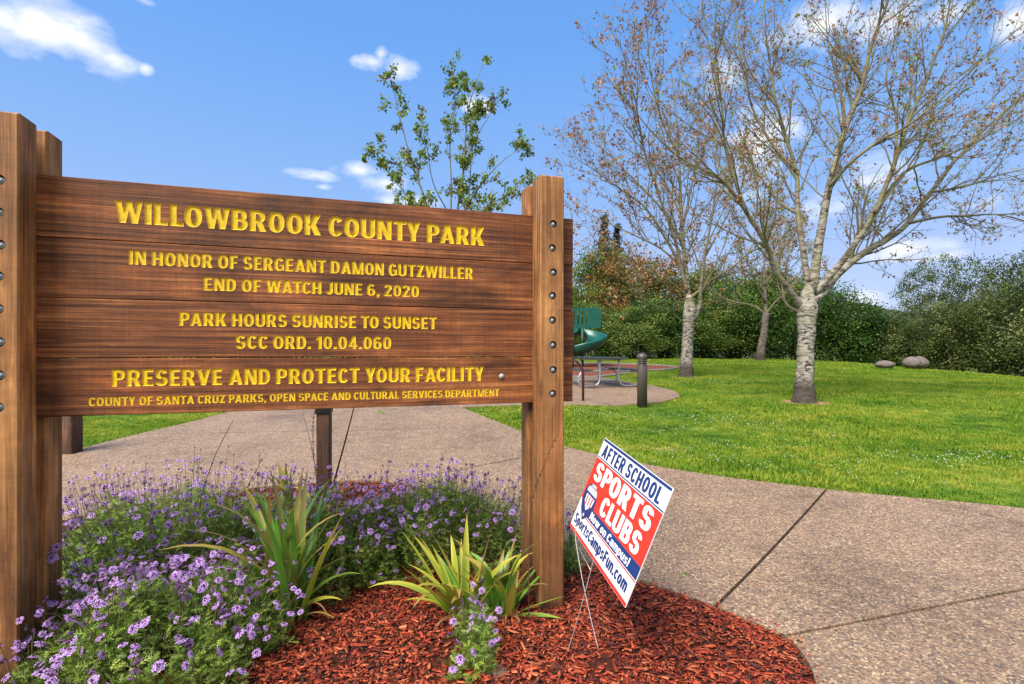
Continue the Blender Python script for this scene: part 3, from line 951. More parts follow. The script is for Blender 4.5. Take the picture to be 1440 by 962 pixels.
def picnic_table():
    # local: x along the table, y across; origin on the pad
    p = on(864, 549); q = on(824, 538.5); m_ = (p + q) / 2; ax = q - p
    r = empty('picnic_table', (m_.x, m_.y, m_.z + .03), math.atan2(ax.y, ax.x)); tag(r, 'grey picnic table with bent galvanised tube legs on the concrete pad', 'picnic table')
    Lh = 1.0
    for i in range(5): link('table_board', boxmesh('table_board', (0, -.31 + i * .155, .735), (2 * Lh, .148, .06), .008), TABLE, r)
    for s in (-1, 1):
        for j in (0, 1): link('bench_board', boxmesh('bench_board', (0, s * (.62 + j * .135), .44), (2 * Lh, .128, .04), .008), TABLE, r)
    for x in (-.68, .68):
        for s in (-1, 1):
            # leg: runs from the table top down, rounds along the ground, back up to carry the bench
            pts = [(x, s * .26, .71), (x, s * .26, .30), (x, s * .28, .14), (x, s * .36, .045), (x, s * .48, .025), (x, s * .66, .025), (x, s * .78, .06), (x, s * .83, .16), (x, s * .82, .28), (x, s * .76, .37), (x, s * .66, .405), (x, s * .40, .405), (x, s * .26, .405)]
            tube_obj('leg', crom(pts, 3, False), .026, GALV, r, 8)
        tube_obj('cross_tube', np.array([(x, -.32, .70), (x, .32, .70)]), .024, GALV, r)


picnic_table()


def playground():
    p = on(830, 517); d = p.y
    r = empty('spiral_slide', (p.x, p.y, p.z)); tag(r, 'green spiral slide with slotted panel on the bark play area', 'playground slide')
    # platform to the left of the spiral
    zd = 1.55
    pc = (-1.35, .2)
    link('deck', boxmesh('deck', (pc[0], pc[1], zd), (1.2, 1.2, .07), .01), GREEND, r)
    for sx in (-1, 1):
        for sy in (-1, 1):
            tube_obj('support_post', np.array([(pc[0] + sx * .58, pc[1] + sy * .58, -.1), (pc[0] + sx * .58, pc[1] + sy * .58, 2.5 if sx < 0 else 2.35)]), .055, GREEND, r, 12)
    # slotted panel facing the viewer
    x0, x1 = pc[0] - .55, pc[0] + 1.72
    pts = [(x0, zd + .08), (x1 - .05, zd + .08), (x1, zd + .14), (x1, zd + .72), (x1 - .06, zd + .86), (x1 - .2, zd + .93), (x1 - .35, zd + .90), (x0, zd + .90)]
    slots = []
    k = x0 + .12
    while k < x1 - .55:
        slots.append(np.array([(k, zd + .20), (k + .07, zd + .20), (k + .07, zd + .80), (k, zd + .80)])); k += .17
    P_ = [np.array(pts)] + slots; y = pc[1] - .62
    bm = merge(fill_xz(P_[:1], y, P_[1:]), fill_xz(P_[:1], y + .06, P_[1:]), wall_bm(P_, y, P_, y + .06)); to_obj(bm, 'slotted_panel', GREENP, r)
    # spiral chute: trough section swept down a helix
    cx, cy_, Rm = -.25, .55, .62; n = 54; a = Acc()
    sec = [(-.36, .34), (-.40, .36), (-.40, .30), (-.36, .12), (-.2, .0), (0, -.03), (.22, .02), (.38, .14), (.43, .34), (.43, .40), (.38, .40), (.36, .34), (.31, .18), (.17, .07), (0, .03), (-.18, .06), (-.30, .16)]
    V = []
    for i in range(n):
        t = i / (n - 1); th = R(115) - t * R(290); zc = zd - .10 - t * (zd - .38)
        for (rr_, zz) in sec:
            rad = Rm + rr_; V.append((cx + rad * math.cos(th), cy_ + rad * math.sin(th), zc + zz))
    m = len(sec); Qs = [(i * m + j, i * m + (j + 1) % m, (i + 1) * m + (j + 1) % m, (i + 1) * m + j) for i in range(n - 1) for j in range(m)]
    a.add(V, None, Qs); link('chute', a.mesh('chute'), GREENP, r, smooth=True)
    tube_obj('centre_pole', np.array([(cx, cy_, -.1), (cx, cy_, zd + .2)]), .06, GREEND, r, 12)


playground()


def boulders():
    for i, (px, py, w, h, dd, lab) in enumerate([(1244.5, 512, .76, .36, .6, 'smaller plain domed grey boulder on the lawn edge, left of the notched one'), (1287, 516, 1.0, .58, .8, 'larger notched grey boulder with a small hollow on the far lawn')]):
        d_ = 21.5; x_ = (px - CX) / F * d_; p = Vector((x_, d_, Hf(x_, d_))); bm = bmesh.new(); bmesh.ops.create_icosphere(bm, subdivisions=5, radius=1)
        for v in bm.verts:
            x, y, z = v.co; n = .03 * math.sin(5 * x + 2 * i) * math.sin(4 * z + 1) + .02 * math.sin(9 * y + 3 * z)
            k = 1 + n
            if i == 1:
                k -= .30 * math.exp(-((x + .08) / .14) ** 2) * max(0, z) ** 1.2
                dq = (x + .12) ** 2 + (z + .05) ** 2
                if y < 0: k -= .22 * math.exp(-dq / .006)
            v.co = Vector((x * w / 2 * k, y * dd / 2 * k, z * h / 2 * k * (1 if z > 0 else .9) + h * .48))
        o = to_obj(bm, 'boulder', STONE); o.location = p; o.data.shade_smooth(); tag(o, lab, 'boulder', 'boulders at the lawn edge')
    p = on(693, 950); bm = bmesh.new(); bmesh.ops.create_icosphere(bm, subdivisions=4, radius=1)
    for v in bm.verts:
        x, y, z = v.co; k = 1 + .12 * math.sin(3 * x + 1) + .07 * math.sin(7 * y + 4 * z); v.co = Vector((x * .085 * k, y * .06 * k, z * .022 * k + .006))
    o = to_obj(bm, 'flat_rock', MUDR); o.location = p; tag(o, 'small flat grey rock half sunk in the mulch at the front', 'rock')


boulders()

# ------------------------------------------------------------------ leaves helper
def leaf_quads(C, size, rng, col, colvar=.25, droop=.3, aspect=.62):
    """C (n,3) leaf base points -> rhombic leaves, each folded a little along its midrib"""
    n = len(C); th = rng.uniform(0, 2 * np.pi, n); ph = rng.normal(-droop, .6, n)
    D = np.c_[np.cos(th) * np.cos(ph), np.sin(th) * np.cos(ph), np.sin(ph)]
    S = np.cross(D, rng.normal(0, 1, (n, 3))); S /= np.linalg.norm(S, axis=1)[:, None] + 1e-9
    s = (size * rng.uniform(.65, 1.3, n))[:, None]
    V = np.stack([C, C + D * s * .5 + S * s * aspect / 2, C + D * s, C + D * s * .5 - S * s * aspect / 2], 1).reshape(-1, 3)
    Q = np.arange(n * 4).reshape(n, 4)
    c = np.asarray(col, float); c = np.broadcast_to(c, (n, 3)) * rng.uniform(1 - colvar, 1 + colvar, (n, 1)) * rng.uniform(.9, 1.1, (n, 3))
    return V, Q, np.repeat(c, 4, 0)


# ------------------------------------------------------------------ branching trees
def walk(rng, p, d, length, steps, up, wob):
    P = [np.array(p, float)]; d = np.array(d, float); d /= np.linalg.norm(d)
    for i in range(steps):
        d = d + rng.normal(0, wob, 3) + np.array([0, 0, up]); d /= np.linalg.norm(d); P.append(P[-1] + d * length / steps)
    return np.array(P)


def sub(rng, acc, leafpts, P, Rr, lvl, cfg):
    """side branches along a limb"""
    L = np.linalg.norm(np.diff(P, axis=0), axis=1).sum(); n = max(2, int(L * cfg['dens'][lvl])); m = len(P) - 1
    for k in range(n):
        t = rng.uniform(cfg['from'][lvl], 1) ** .9 * m; i = min(int(t), m - 1); f = t - i
        p = P[i] * (1 - f) + P[i + 1] * f; r = Rr[i] * (1 - f) + Rr[i + 1] * f
        ax = P[i + 1] - P[i]; ax /= np.linalg.norm(ax); side = np.cross(ax, rng.normal(0, 1, 3)); side /= np.linalg.norm(side) + 1e-9
        an = rng.uniform(.35, .85); d = ax * math.cos(an) + side * math.sin(an)
        ln = cfg['len'][lvl] * rng.uniform(.5, 1.2) * (1.15 - .6 * t / m)
        st = (7, 5, 4)[lvl]; C = walk(rng, p, d, ln, st, cfg['up'], (.10, .14, .2)[lvl])
        r0 = max(min(r * .55, cfg['rad'][lvl]), .0025); rr_ = np.linspace(r0, r0 * .28 + .0012, len(C))
        V, T, Q = tube(C, rr_, (6, 4, 3)[lvl], cap=False); acc.add(V, T, Q, (0, 0, 0))
        if lvl < 2: sub(rng, acc, leafpts, C, rr_, lvl + 1, cfg)
        if lvl >= 1:
            for q in C[1:]:
                if rng.random() < cfg['leaf']: leafpts.append(q)


def catmull(pts, n=4): return crom(pts, n, False)


def make_tree(name, label, base, trunk, limbs, cfg, seed, barks, leaf_cols, leaf_size, group=None, per=3):
    rng = np.random.default_rng(seed); root = empty(name, base); tag(root, label, 'tree', group); b = np.array(base)
    P = catmull([np.array(q[:3]) for q in trunk]) - b; Rr = crom([[q[3]] for q in trunk], 4, False)[:, 0]
    P[:, 0] += .012 * np.sin(np.arange(len(P)) * 1.7)
    a = Acc(); V, T, Q = tube(P, Rr, 16); V += rng.normal(0, .006, V.shape); a.add(V, T, Q); link('trunk', a.mesh('trunk'), barks[0], root, smooth=True)
    lp = []
    for lb in limbs:
        a = Acc(); P = catmull([np.array(q[:3]) for q in lb]) - b; Rr = crom([[q[3]] for q in lb], 4, False)[:, 0] * .88
        P = P + np.cumsum(rng.normal(0, .012, P.shape), 0) * np.linspace(0, 1, len(P))[:, None]
        V, T, Q = tube(P, np.maximum(Rr, .003), 9); rk = np.concatenate([np.repeat(Rr, 9), Rr[:1], Rr[-1:]]); a.add(V, T, Q, np.clip((rk - .03) / .06, 0, 1)[:, None] * np.ones(3))
        sub(rng, a, lp, P, Rr, 0, cfg); link('limb', a.mesh('limb'), barks[0], root, smooth=True)
    lp = np.array(lp); C = np.repeat(lp, per, 0) + rng.normal(0, leaf_size * .45, (len(lp) * per, 3))
    cols = np.array([c for c, w in leaf_cols]); w = np.array([w for c, w in leaf_cols]); w = w / w.sum()
    pick = np.repeat(rng.choice(len(cols), len(lp), p=w), per)
    V, Q, c = leaf_quads(C, leaf_size, rng, cols[pick], .3, .6)
    cr = link('crown', npmesh('crown', V, Q, c), LEAF, root); cr['kind'] = 'stuff'
    print(name, 'leaves', len(C)); return root


def pix_limb(pts, d0, r0, r1, dd):
    """pixel track of a limb of the photograph placed round the trunk at its own depth"""
    n = len(pts); o = []
    for i, (x, y) in enumerate(pts):
        t = i / (n - 1); v = at(x, y, d0 + dd * t); o.append((v.x, v.y, v.z, r0 + (r1 - r0) * t ** .8))
    return o


RUST = (.32, .135, .06); TAN = (.38, .24, .12); OLIVE = (.22, .23, .045); LIME = (.18, .32, .04); DKRED = (.20, .055, .025); MIDG = (.095, .165, .025); ORANGE = (.44, .20, .07)
cfgA = dict(dens=(4.2, 5.4, 5.0), len=(1.9, .75, .30), up=.055, rad=(.018, .006, .003), leaf=.19, **{'from': (.18, .12, .1)})
b1 = on(1131, 567); D = b1.y
tr = [(b1.x, D, b1.z - .1, .29), (b1.x, D, b1.z + .10, .215), (at(1132, 520, D).x, D, at(0, 520, D).z, .165), (at(1134, 470, D).x, D, at(0, 470, D).z, .158), (at(1135, 432, D).x, D, at(0, 432, D).z, .19), (at(1137, 400, D).x, D, at(0, 400, D).z, .07)]
lim = [
    pix_limb([(1128, 432), (1108, 405), (1090, 380), (1078, 345), (1050, 300), (1027, 271), (1000, 247), (958, 226), (917, 192), (880, 150)], D, .085, .008, -1.2),
    pix_limb([(1050, 300), (1030, 245), (1016, 192), (1010, 130), (990, 60), (980, -30)], D - .6, .045, .008, -.4),
    pix_limb([(1127, 440), (1105, 428), (1098, 405), (1093, 380), (1088, 350)], D, .045, .012, .6),
    pix_limb([(1138, 415), (1130, 360), (1121, 300), (1119, 240), (1100, 180), (1088, 130), (1078, 80), (1070, -40)], D, .085, .010, .8),
    pix_limb([(1142, 410), (1152, 337), (1166, 262), (1188, 180), (1211, 123), (1222, 75), (1248, 0), (1255, -60)], D, .115, .014, -.6),
    pix_limb([(1146, 412), (1170, 385), (1196, 352), (1230, 299), (1256, 240), (1275, 180), (1305, 112), (1330, 40), (1345, -50)], D, .095, .010, -1.3),
    pix_limb([(1140, 425), (1160, 408), (1178, 385), (1215, 355), (1250, 334), (1278, 314), (1312, 270), (1342, 228), (1385, 180), (1430, 140), (1480, 90)], D, .125, .010, .6),
    pix_limb([(1278, 314), (1320, 305), (1365, 302), (1400, 300), (1440, 308), (1490, 305)], D + .3, .040, .006, .8),
    pix_limb([(1166, 262), (1200, 225), (1240, 195), (1275, 175), (1330, 130), (1390, 70), (1450, 20)], D - .4, .045, .006, -1.4),
    pix_limb([(1230, 299), (1271, 243), (1320, 222), (1364, 202), (1440, 161), (1500, 130)], D - .6, .045, .006, 1.0),
    pix_limb([(1119, 240), (1085, 200), (1060, 150), (1045, 90), (1035, 20), (1030, -40)], D + .3, .045, .006, 1.5),
    pix_limb([(1188, 180), (1180, 120), (1165, 60), (1160, -20)], D - .3, .04, .006, .9),
    pix_limb([(1256, 240), (1262, 170), (1250, 110), (1265, 50), (1290, -30)], D - .8, .035, .006, 1.6),
    pix_limb([(1312, 270), (1360, 262), (1400, 250), (1450, 238), (1520, 225)], D + .3, .03, .005, -.8),
    pix_limb([(1078, 345), (1045, 335), (1010, 320), (975, 300), (940, 290)], D - .4, .03, .005, 1.6),
    pix_limb([(1121, 300), (1090, 280), (1062, 240), (1040, 215), (1000, 160)], D + .2, .04, .005, 2.0),
]
make_tree('maple_tree', 'nearest and largest lawn tree, pale mottled trunk with sparse rusty new leaves', b1, tr, lim, cfgA, 11, (BARK_PALE, BARK_BR),
          [(RUST, 4), (TAN, 3), (OLIVE, 2), (LIME, 1), (DKRED, 1.2), (ORANGE, 1.5)], .056)

b2 = on(965, 531); D = b2.y
tr = [(b2.x, D, b2.z - .1, .30), (b2.x, D, b2.z + .15, .23), (at(966, 500, D).x, D, at(0, 500, D).z, .185), (at(968, 465, D).x, D, at(0, 465, D).z, .175), (at(970, 438, D).x, D, at(0, 438, D).z, .21), (at(969, 415, D).x, D, at(0, 415, D).z, .08)]
lim = [
    pix_limb([(968, 440), (966, 400), (962, 350), (958, 290), (955, 220), (950, 150), (945, 90)], D, .12, .010, .5),
    pix_limb([(976, 448), (985, 428), (986, 405), (992, 360), (1003, 300), (1012, 230), (1020, 160)], D, .095, .010, -.8),
    pix_limb([(966, 410), (955, 370), (930, 325), (905, 290), (870, 265), (835, 240), (808, 225)], D, .075, .006, -.8),
    pix_limb([(964, 400), (950, 340), (925, 270), (905, 210), (895, 150), (880, 90), (870, 60)], D, .07, .006, -1.6),
    pix_limb([(970, 420), (1000, 395), (1030, 375), (1055, 352), (1075, 345)], D, .06, .012, -1.4),
    pix_limb([(962, 350), (935, 300), (890, 250), (850, 210), (820, 190)], D + .2, .05, .006, 1.5),
    pix_limb([(960, 320), (975, 250), (985, 180), (990, 110), (985, 60)], D + .2, .05, .006, 1.8),
    pix_limb([(963, 380), (930, 350), (890, 330), (850, 310), (815, 290)], D, .045, .006, 1.0),
    pix_limb([(992, 360), (1020, 310), (1045, 260), (1060, 200)], D - .4, .04, .006, 1.2),
    pix_limb([(964, 415), (940, 395), (905, 380), (870, 350), (840, 330)], D, .035, .005, -1.6),
    pix_limb([(955, 220), (930, 170), (915, 110), (910, 50), (905, 0)], D + .3, .04, .006, -.9),
    pix_limb([(965, 455), (945, 440), (928, 420), (915, 412)], D, .022, .005, -.6),
]
cfgB = dict(dens=(3.2, 4.2, 3.8), len=(2.3, .95, .40), up=.07, rad=(.022, .009, .005), leaf=.20, **{'from': (.2, .12, .1)})
make_tree('maple_tree', 'lawn tree behind the bollard, forked pale trunk and fan of thin branches with brown leaves', b2, tr, lim, cfgB, 22, (BARK_PALE, BARK_BR),
          [(RUST, 4), (TAN, 4), (ORANGE, 1.5), (OLIVE, 1.5), (DKRED, 1.5)], .090)

b3 = on(1069, 508.5); D = b3.y
tr = [(b3.x, D, b3.z - .1, .28), (b3.x + .03, D, b3.z + .5, .21), (at(1074, 470, D).x, D, at(0, 470, D).z, .18), (at(1077, 440, D).x, D, at(0, 440, D).z, .17)]
lim = [
    pix_limb([(1077, 444), (1076, 410), (1074, 375), (1078, 340), (1075, 300)], D, .12, .015, .5),
    pix_limb([(1077, 442), (1090, 425), (1110, 405), (1125, 380), (1130, 350)], D, .08, .012, -1),
    pix_limb([(1076, 442), (1060, 430), (1035, 425), (1010, 415), (990, 400)], D, .07, .012, .8),
    pix_limb([(1076, 425), (1062, 395), (1050, 365), (1045, 330)], D, .08, .012, -1.2),
    pix_limb([(1075, 400), (1095, 370), (1105, 330), (1110, 290)], D, .07, .012, 1.4),
]
cfgC = dict(dens=(2.6, 3.0, 2.6), len=(2.6, 1.2, .6), up=.04, rad=(.035, .016, .009), leaf=.38, **{'from': (.2, .12, .1)})
make_tree('maple_tree', 'farthest of the three lawn trees, slim trunk against the dark shrubs with olive leaves', b3, tr, lim, cfgC, 33, (BARK_DK, BARK_BR),
          [(OLIVE, 4), (TAN, 3), (MIDG, 3), (RUST, 1.5)], .12)

# young leafy tree behind the sign
x0, D = (628 - 720) / 720 * 12.6, 12.6
b4 = Vector((x0, D, Hf(x0, D)))
q = lambda X, Y: (at(X, Y, D).x, D, at(X, Y, D).z)
tr = [(*b4[:2], b4.z - .1, .12), (b4.x, D, b4.z + .5, .09), (*q(630, 460), .075), (*q(632, 400), .06)]
lim = [
    pix_limb([(631, 420), (620, 350), (604, 300), (583, 240), (567, 190), (558, 150), (547, 112)], D, .045, .004, -.4),
    pix_limb([(632, 410), (634, 330), (634, 260), (631, 200), (635, 150), (637, 108)], D, .035, .004, .5),
    pix_limb([(633, 410), (640, 320), (652, 240), (655, 180), (662, 140), (680, 90)], D, .045, .004, -.2),
    pix_limb([(634, 400), (655, 310), (662, 240), (666, 190), (670, 130)], D, .03, .004, .8),
    pix_limb([(634, 400), (660, 330), (682, 295), (705, 280), (735, 262)], D, .03, .004, -.6),
    pix_limb([(640, 320), (668, 270), (690, 240), (715, 215), (730, 205)], D, .025, .004, .6),
    pix_limb([(620, 350), (590, 300), (565, 265), (545, 235), (528, 215)], D, .025, .004, .6),
    pix_limb([(655, 230), (672, 190), (688, 160), (696, 135)], D, .018, .004, .3),
    pix_limb([(583, 240), (560, 225), (540, 215), (523, 218)], D, .015, .003, .3),
    pix_limb([(631, 300), (610, 260), (600, 210), (590, 180)], D, .02, .003, -.8),
    pix_limb([(634, 330), (615, 310), (590, 300), (570, 295)], D, .02, .003, -.9),
    pix_limb([(636, 330), (650, 300), (660, 290), (700, 300)], D, .02, .003, -.9),
]
cfgD = dict(dens=(3.2, 3.4, 1.5), len=(.70, .30, .14), up=.05, rad=(.010, .005, .003), leaf=.58, **{'from': (.2, .15, .1)})
make_tree('young_tree', 'young multi-stemmed tree with fresh green leaves rising behind the big sign', b4, tr, lim, cfgD, 44, (BARK_DK, BARK_BR),
          [((.13, .22, .03), 6), ((.08, .15, .025), 3), (OLIVE, 3), ((.24, .34, .05), 3), (DKRED, 1.2)], .085, per=4)

# bare dirt rings round the lawn trees
for (bb, r_, nm) in ((b1, .50, 'dirt_ring'), (b2, .65, 'dirt_ring')):
    rg = random.Random(2); pts = [(bb.x + r_ * rg.uniform(.75, 1.15) * math.cos(t), bb.y + r_ * .8 * rg.uniform(.75, 1.15) * math.sin(t)) for t in np.linspace(0, 2 * math.pi, 15)[:-1]]
    o = to_obj(sheet_bm(crom(pts, 3), .014, .3), nm, DIRT); tag(o, kind='structure')

# ------------------------------------------------------------------ shrubs and background trees
def shrub_mesh(seed, ells, nclump, nleaf, size, cols, sig=.32):
    rng = np.random.default_rng(seed); C = []; K = []; pal = np.array(cols)
    vol = np.array([e[3] * e[5] for e in ells]); vol = vol / vol.sum()
    for i in range(nclump):
        e = ells[rng.choice(len(ells), p=vol)]; v = rng.normal(0, 1, 3); v /= np.linalg.norm(v); v[2] = abs(v[2]) if rng.random() < .6 else v[2]
        c = np.array(e[:3]) + v * np.array(e[3:6]) * rng.uniform(.45, 1.02) ** .7
        if c[2] < .1: c[2] = rng.uniform(.1, .6)
        n = int(nleaf / nclump * rng.uniform(.5, 1.5)); s = sig * rng.uniform(.6, 1.4)
        C.append(c + rng.normal(0, 1, (n, 3)) * (s, s, s * .75)); K.append(np.tile(pal[rng.choice(len(pal))] * rng.uniform(.7, 1.3), (n, 1)))
    C = np.concatenate(C); K = np.concatenate(K); k = C[:, 2] > .03; C = C[k]; K = K[k]
    V, Q, c = leaf_quads(C, size, rng, K, .35, .2, .55)
    return npmesh('foliage', V, Q, c)


def stems_mesh(seed, h, spread, n=7, r=.07):
    rng = np.random.default_rng(seed); a = Acc()
    for i in range(n):
        th = rng.uniform(0, 6.28); P = walk(rng, (rng.normal(0, .15), rng.normal(0, .15), -.1), (math.cos(th) * spread, math.sin(th) * spread, 1), h * rng.uniform(.7, 1), 8, .05, .12)
        Rr = np.linspace(r, .015, len(P)); V, T, Q = tube(P, Rr, 6); a.add(V, T, Q)
        for k in range(6):
            j = rng.integers(2, 8); d = rng.normal(0, 1, 3); d[2] = abs(d[2]); C = walk(rng, P[j], d, h * .3, 5, .05, .2); V, T, Q = tube(C, np.linspace(Rr[j] * .5, .008, len(C)), 4); a.add(V, T, Q)
    return a.mesh('stems')


DG = [(.035, .085, .010), (.060, .125, .016), (.022, .050, .010), (.10, .175, .026), (.05, .11, .022), (.13, .20, .035)]
MG = [(.09, .15, .022), (.14, .20, .032), (.05, .10, .015), (.19, .23, .05), (.12, .17, .03)]
OG = [(.075, .105, .022), (.11, .135, .035), (.04, .06, .016), (.17, .19, .06), (.085, .125, .024)]
RG = [(.30, .13, .04), (.36, .19, .06), (.15, .13, .03), (.22, .17, .045), (.10, .13, .025)]
kinds = {
    'dense': [shrub_mesh(1, [(0, 0, 1.7, 2.6, 2.0, 2.3), (-1.2, .2, 1.2, 1.8, 1.6, 1.5), (1.3, 0, 1.4, 1.8, 1.6, 1.8)], 150, 27000, .12, DG), shrub_mesh(2, [(0, 0, 1.5, 2.4, 2.0, 2.0), (1.0, .2, 2.4, 1.5, 1.4, 1.4), (-1.5, 0, 1.0, 1.6, 1.5, 1.3)], 140, 26000, .12, DG)],
    'mid': [shrub_mesh(3, [(0, 0, 2.0, 2.4, 2.0, 2.5), (1, 0, 3.0, 1.5, 1.5, 1.6), (-1.2, 0, 1.4, 1.7, 1.5, 1.6)], 120, 22000, .125, MG)],
    'olive': [shrub_mesh(4, [(0, 0, 1.9, 2.6, 2.1, 2.2), (1.3, 0, 2.7, 1.6, 1.5, 1.5), (-1.4, 0, 1.2, 1.9, 1.6, 1.4)], 130, 22000, .11, OG, .28), shrub_mesh(5, [(0, 0, 1.6, 2.4, 2.1, 2.0), (-1, 0, 2.9, 1.4, 1.3, 1.3), (1.6, 0, 1.2, 1.7, 1.6, 1.4)], 120, 20000, .11, OG, .26)],
    'rusty': [shrub_mesh(6, [(0, 0, 2.9, 2.5, 2.0, 2.0), (.9, 0, 2.0, 2.0, 1.6, 1.6)], 110, 11000, .14, RG, .30)],
    'airy': [shrub_mesh(7, [(0, 0, 4.4, 2.6, 2.2, 1.9), (1.2, 0, 3.3, 2.0, 1.8, 1.5), (-1.4, 0, 3.5, 1.7, 1.6, 1.4)], 190, 7000, .11, OG, .19)]}
stm = {'dense': stems_mesh(1, 3, .8), 'mid': stems_mesh(2, 3.6, .6), 'olive': stems_mesh(3, 3.6, .7), 'rusty': stems_mesh(4, 4.2, .4, 6, .09), 'airy': stems_mesh(5, 5.6, .42, 8, .10)}
SP = []
rngS = random.Random(9)
# pixel x, distance, pixel y of the top, kind, width scale, which one it is
for it in [(812, 30, 425, 'mid', .9, 'right behind the slide'), (850, 31, 440, 'dense', 1, 'just right of the slide'), (895, 30, 432, 'mid', 1.0, 'behind the bollard'), (935, 31.5, 425, 'dense', 1.1, 'left of the forked lawn tree'), (985, 32, 428, 'mid', 1.1, 'right behind the forked lawn tree'),
           (1030, 33, 410, 'dense', 1.15, 'between the forked tree and the farthest lawn tree'), (1075, 33, 390, 'mid', 1.1, 'right behind the farthest lawn tree'), (1120, 32.5, 400, 'dense', 1.15, 'left of the nearest lawn tree trunk'),
           (1165, 32, 418, 'dense', 1.15, 'just right of the nearest lawn tree trunk'), (1205, 31.5, 434, 'dense', 1.05, 'where the hedge steps down toward the boulders'), (1236, 31, 476, 'dense', .8, 'lowest one, behind the plain boulder'),
           (838, 35, 356, 'mid', 1.1, 'tallest one, over the slide'), (880, 34.5, 368, 'rusty', 1.2, 'above the bollard'), (925, 36, 372, 'rusty', 1.2, 'left of the forked lawn tree'), (980, 37, 385, 'mid', 1.3, 'seen through the forked lawn tree'), (1030, 37, 388, 'olive', 1.3, ''),
           (1262, 31, 474, 'olive', .75, 'smallest one, above the notched boulder'), (1290, 30, 452, 'olive', .9, 'right above the notched boulder'), (1330, 29.5, 440, 'olive', 1.05, 'one step right of the notched boulder'), (1375, 28.5, 432, 'olive', 1.05, 'midway between boulder and frame edge'),
           (1420, 27.5, 425, 'olive', 1.05, 'beside the right frame edge'), (1470, 26, 400, 'olive', 1.2, 'cut by the right frame edge'), (1520, 25, 380, 'olive', 1.3, 'beyond the right frame edge'),
           (1303, 35, 378, 'airy', .85, 'leftmost large one'), (1338, 34, 362, 'airy', 1.0, 'second from the left'), (1385, 33, 376, 'airy', .95, 'third from the left'), (1432, 31.5, 362, 'airy', 1.0, 'at the right frame edge'), (1480, 31, 350, 'airy', 1.2, 'beyond the right frame edge'),
           (760, 31, 420, 'mid', 1.1, 'hidden by the right sign post'), (700, 31, 425, 'dense', 1.2, 'behind the right end of the sign'), (640, 31, 430, 'dense', 1.2, 'behind the word park'), (570, 31, 420, 'mid', 1.2, 'behind the right half of the sign'), (490, 30, 428, 'dense', 1.3, 'behind the middle of the sign'),
           (410, 29, 425, 'olive', 1.3, ''), (320, 28, 430, 'dense', 1.3, 'behind the left half of the sign'), (220, 27, 425, 'mid', 1.3, 'behind the left half of the sign'), (110, 26, 430, 'dense', 1.3, 'behind the left end of the sign'), (0, 25, 430, 'dense', 1.4, 'left of the sign')]:
    SP.append(it)
names = {'dense': ('shrub', 'dense dark green hedge shrub', 'shrub', 'dark green hedge shrubs'),
         'mid': ('leafy_tree', 'bushy mid green hedge tree', 'tree', 'mid green hedge trees'),
         'olive': ('shrub', 'olive green shrub of the right thicket', 'shrub', 'olive green thicket shrubs'),
         'rusty': ('leafy_tree', 'bushy tree with rusty orange foliage above the hedge', 'tree', 'rusty foliage trees'),
         'airy': ('leafy_tree', 'thin crowned tree over the right thicket', 'tree', 'thin crowned thicket trees')}
topz = {k: [float(np.percentile([v.co.z for v in m.vertices], 99.9 if k == 'airy' else 98.5)) for m in ms] for k, ms in kinds.items()}
cnt = {}
for (px, d, ty, kd, ws, wh) in SP:
    i = cnt.get(kd, 0); cnt[kd] = i + 1
    x = (px - CX) / F * d; z = Hf(x, d); h = EYE + (CY - ty) / F * d - z; me = kinds[kd][i % len(kinds[kd])]
    nm, lab, cat, grp = names[kd]
    if kd == 'olive' and px < 1100: lab, grp = ('olive green tree crown showing above the dark hedge between two lawn trees' if px == 1030 else 'olive green shrub behind the left half of the sign'), 'olive hedge shrubs'
    if wh: lab += ', ' + wh
    r = empty(nm, (x, d, z - .05), rngS.uniform(-.6, .6)); tag(r, lab, cat, grp)
    sc = h / topz[kd][i % len(kinds[kd])] * 1.04; r.scale = (ws * rngS.uniform(.95, 1.1), ws, sc)
    fo = link('foliage', me, LEAF, r); fo['kind'] = 'stuff'
    link('stems', stm[kd], BARK_DK, r)
    if rngS.random() < .5: r.rotation_euler.z += math.pi


# two conifer tips behind the hedge
def conifer(px, top, d, seed, lab):
    x = (px - CX) / F * d; z = Hf(x, d); h = EYE + (CY - top) / F * d - z; rng = np.random.default_rng(seed)
    r = empty('conifer_tree', (x, d, z)); tag(r, lab, 'tree', 'conifers behind the hedge')
    a = Acc(); V, T, Q = tube(np.array([(0, 0, -.1), (0, 0, h * .5), (0, 0, h * .98)]), np.array([.22, .12, .02]), 8); a.add(V, T, Q); link('trunk', a.mesh('trunk'), BARK_DK, r)
    C = []
    for i in range(190):
        t = rng.uniform(.15, 1); rad = (1 - t) * h * .20 + .12; th = rng.uniform(0, 6.28); n = 26; s = rng.uniform(0, 1, n)
        C.append(np.c_[np.cos(th) * rad * s, np.sin(th) * rad * s, np.full(n, t * h) + .25 * s * rad] + rng.normal(0, .10, (n, 3)))
    V, Q, c = leaf_quads(np.concatenate(C), .24, rng, (.035, .05, .025), .3, -.2, .35); f = link('crown', npmesh('crown', V, Q, c), LEAF, r); f['kind'] = 'stuff'


conifer(850, 305, 44, 1, 'taller dark conifer tip above the hedge, left of the pair')
conifer(868, 318, 45, 2, 'shorter dark conifer tip above the hedge, right of the pair')

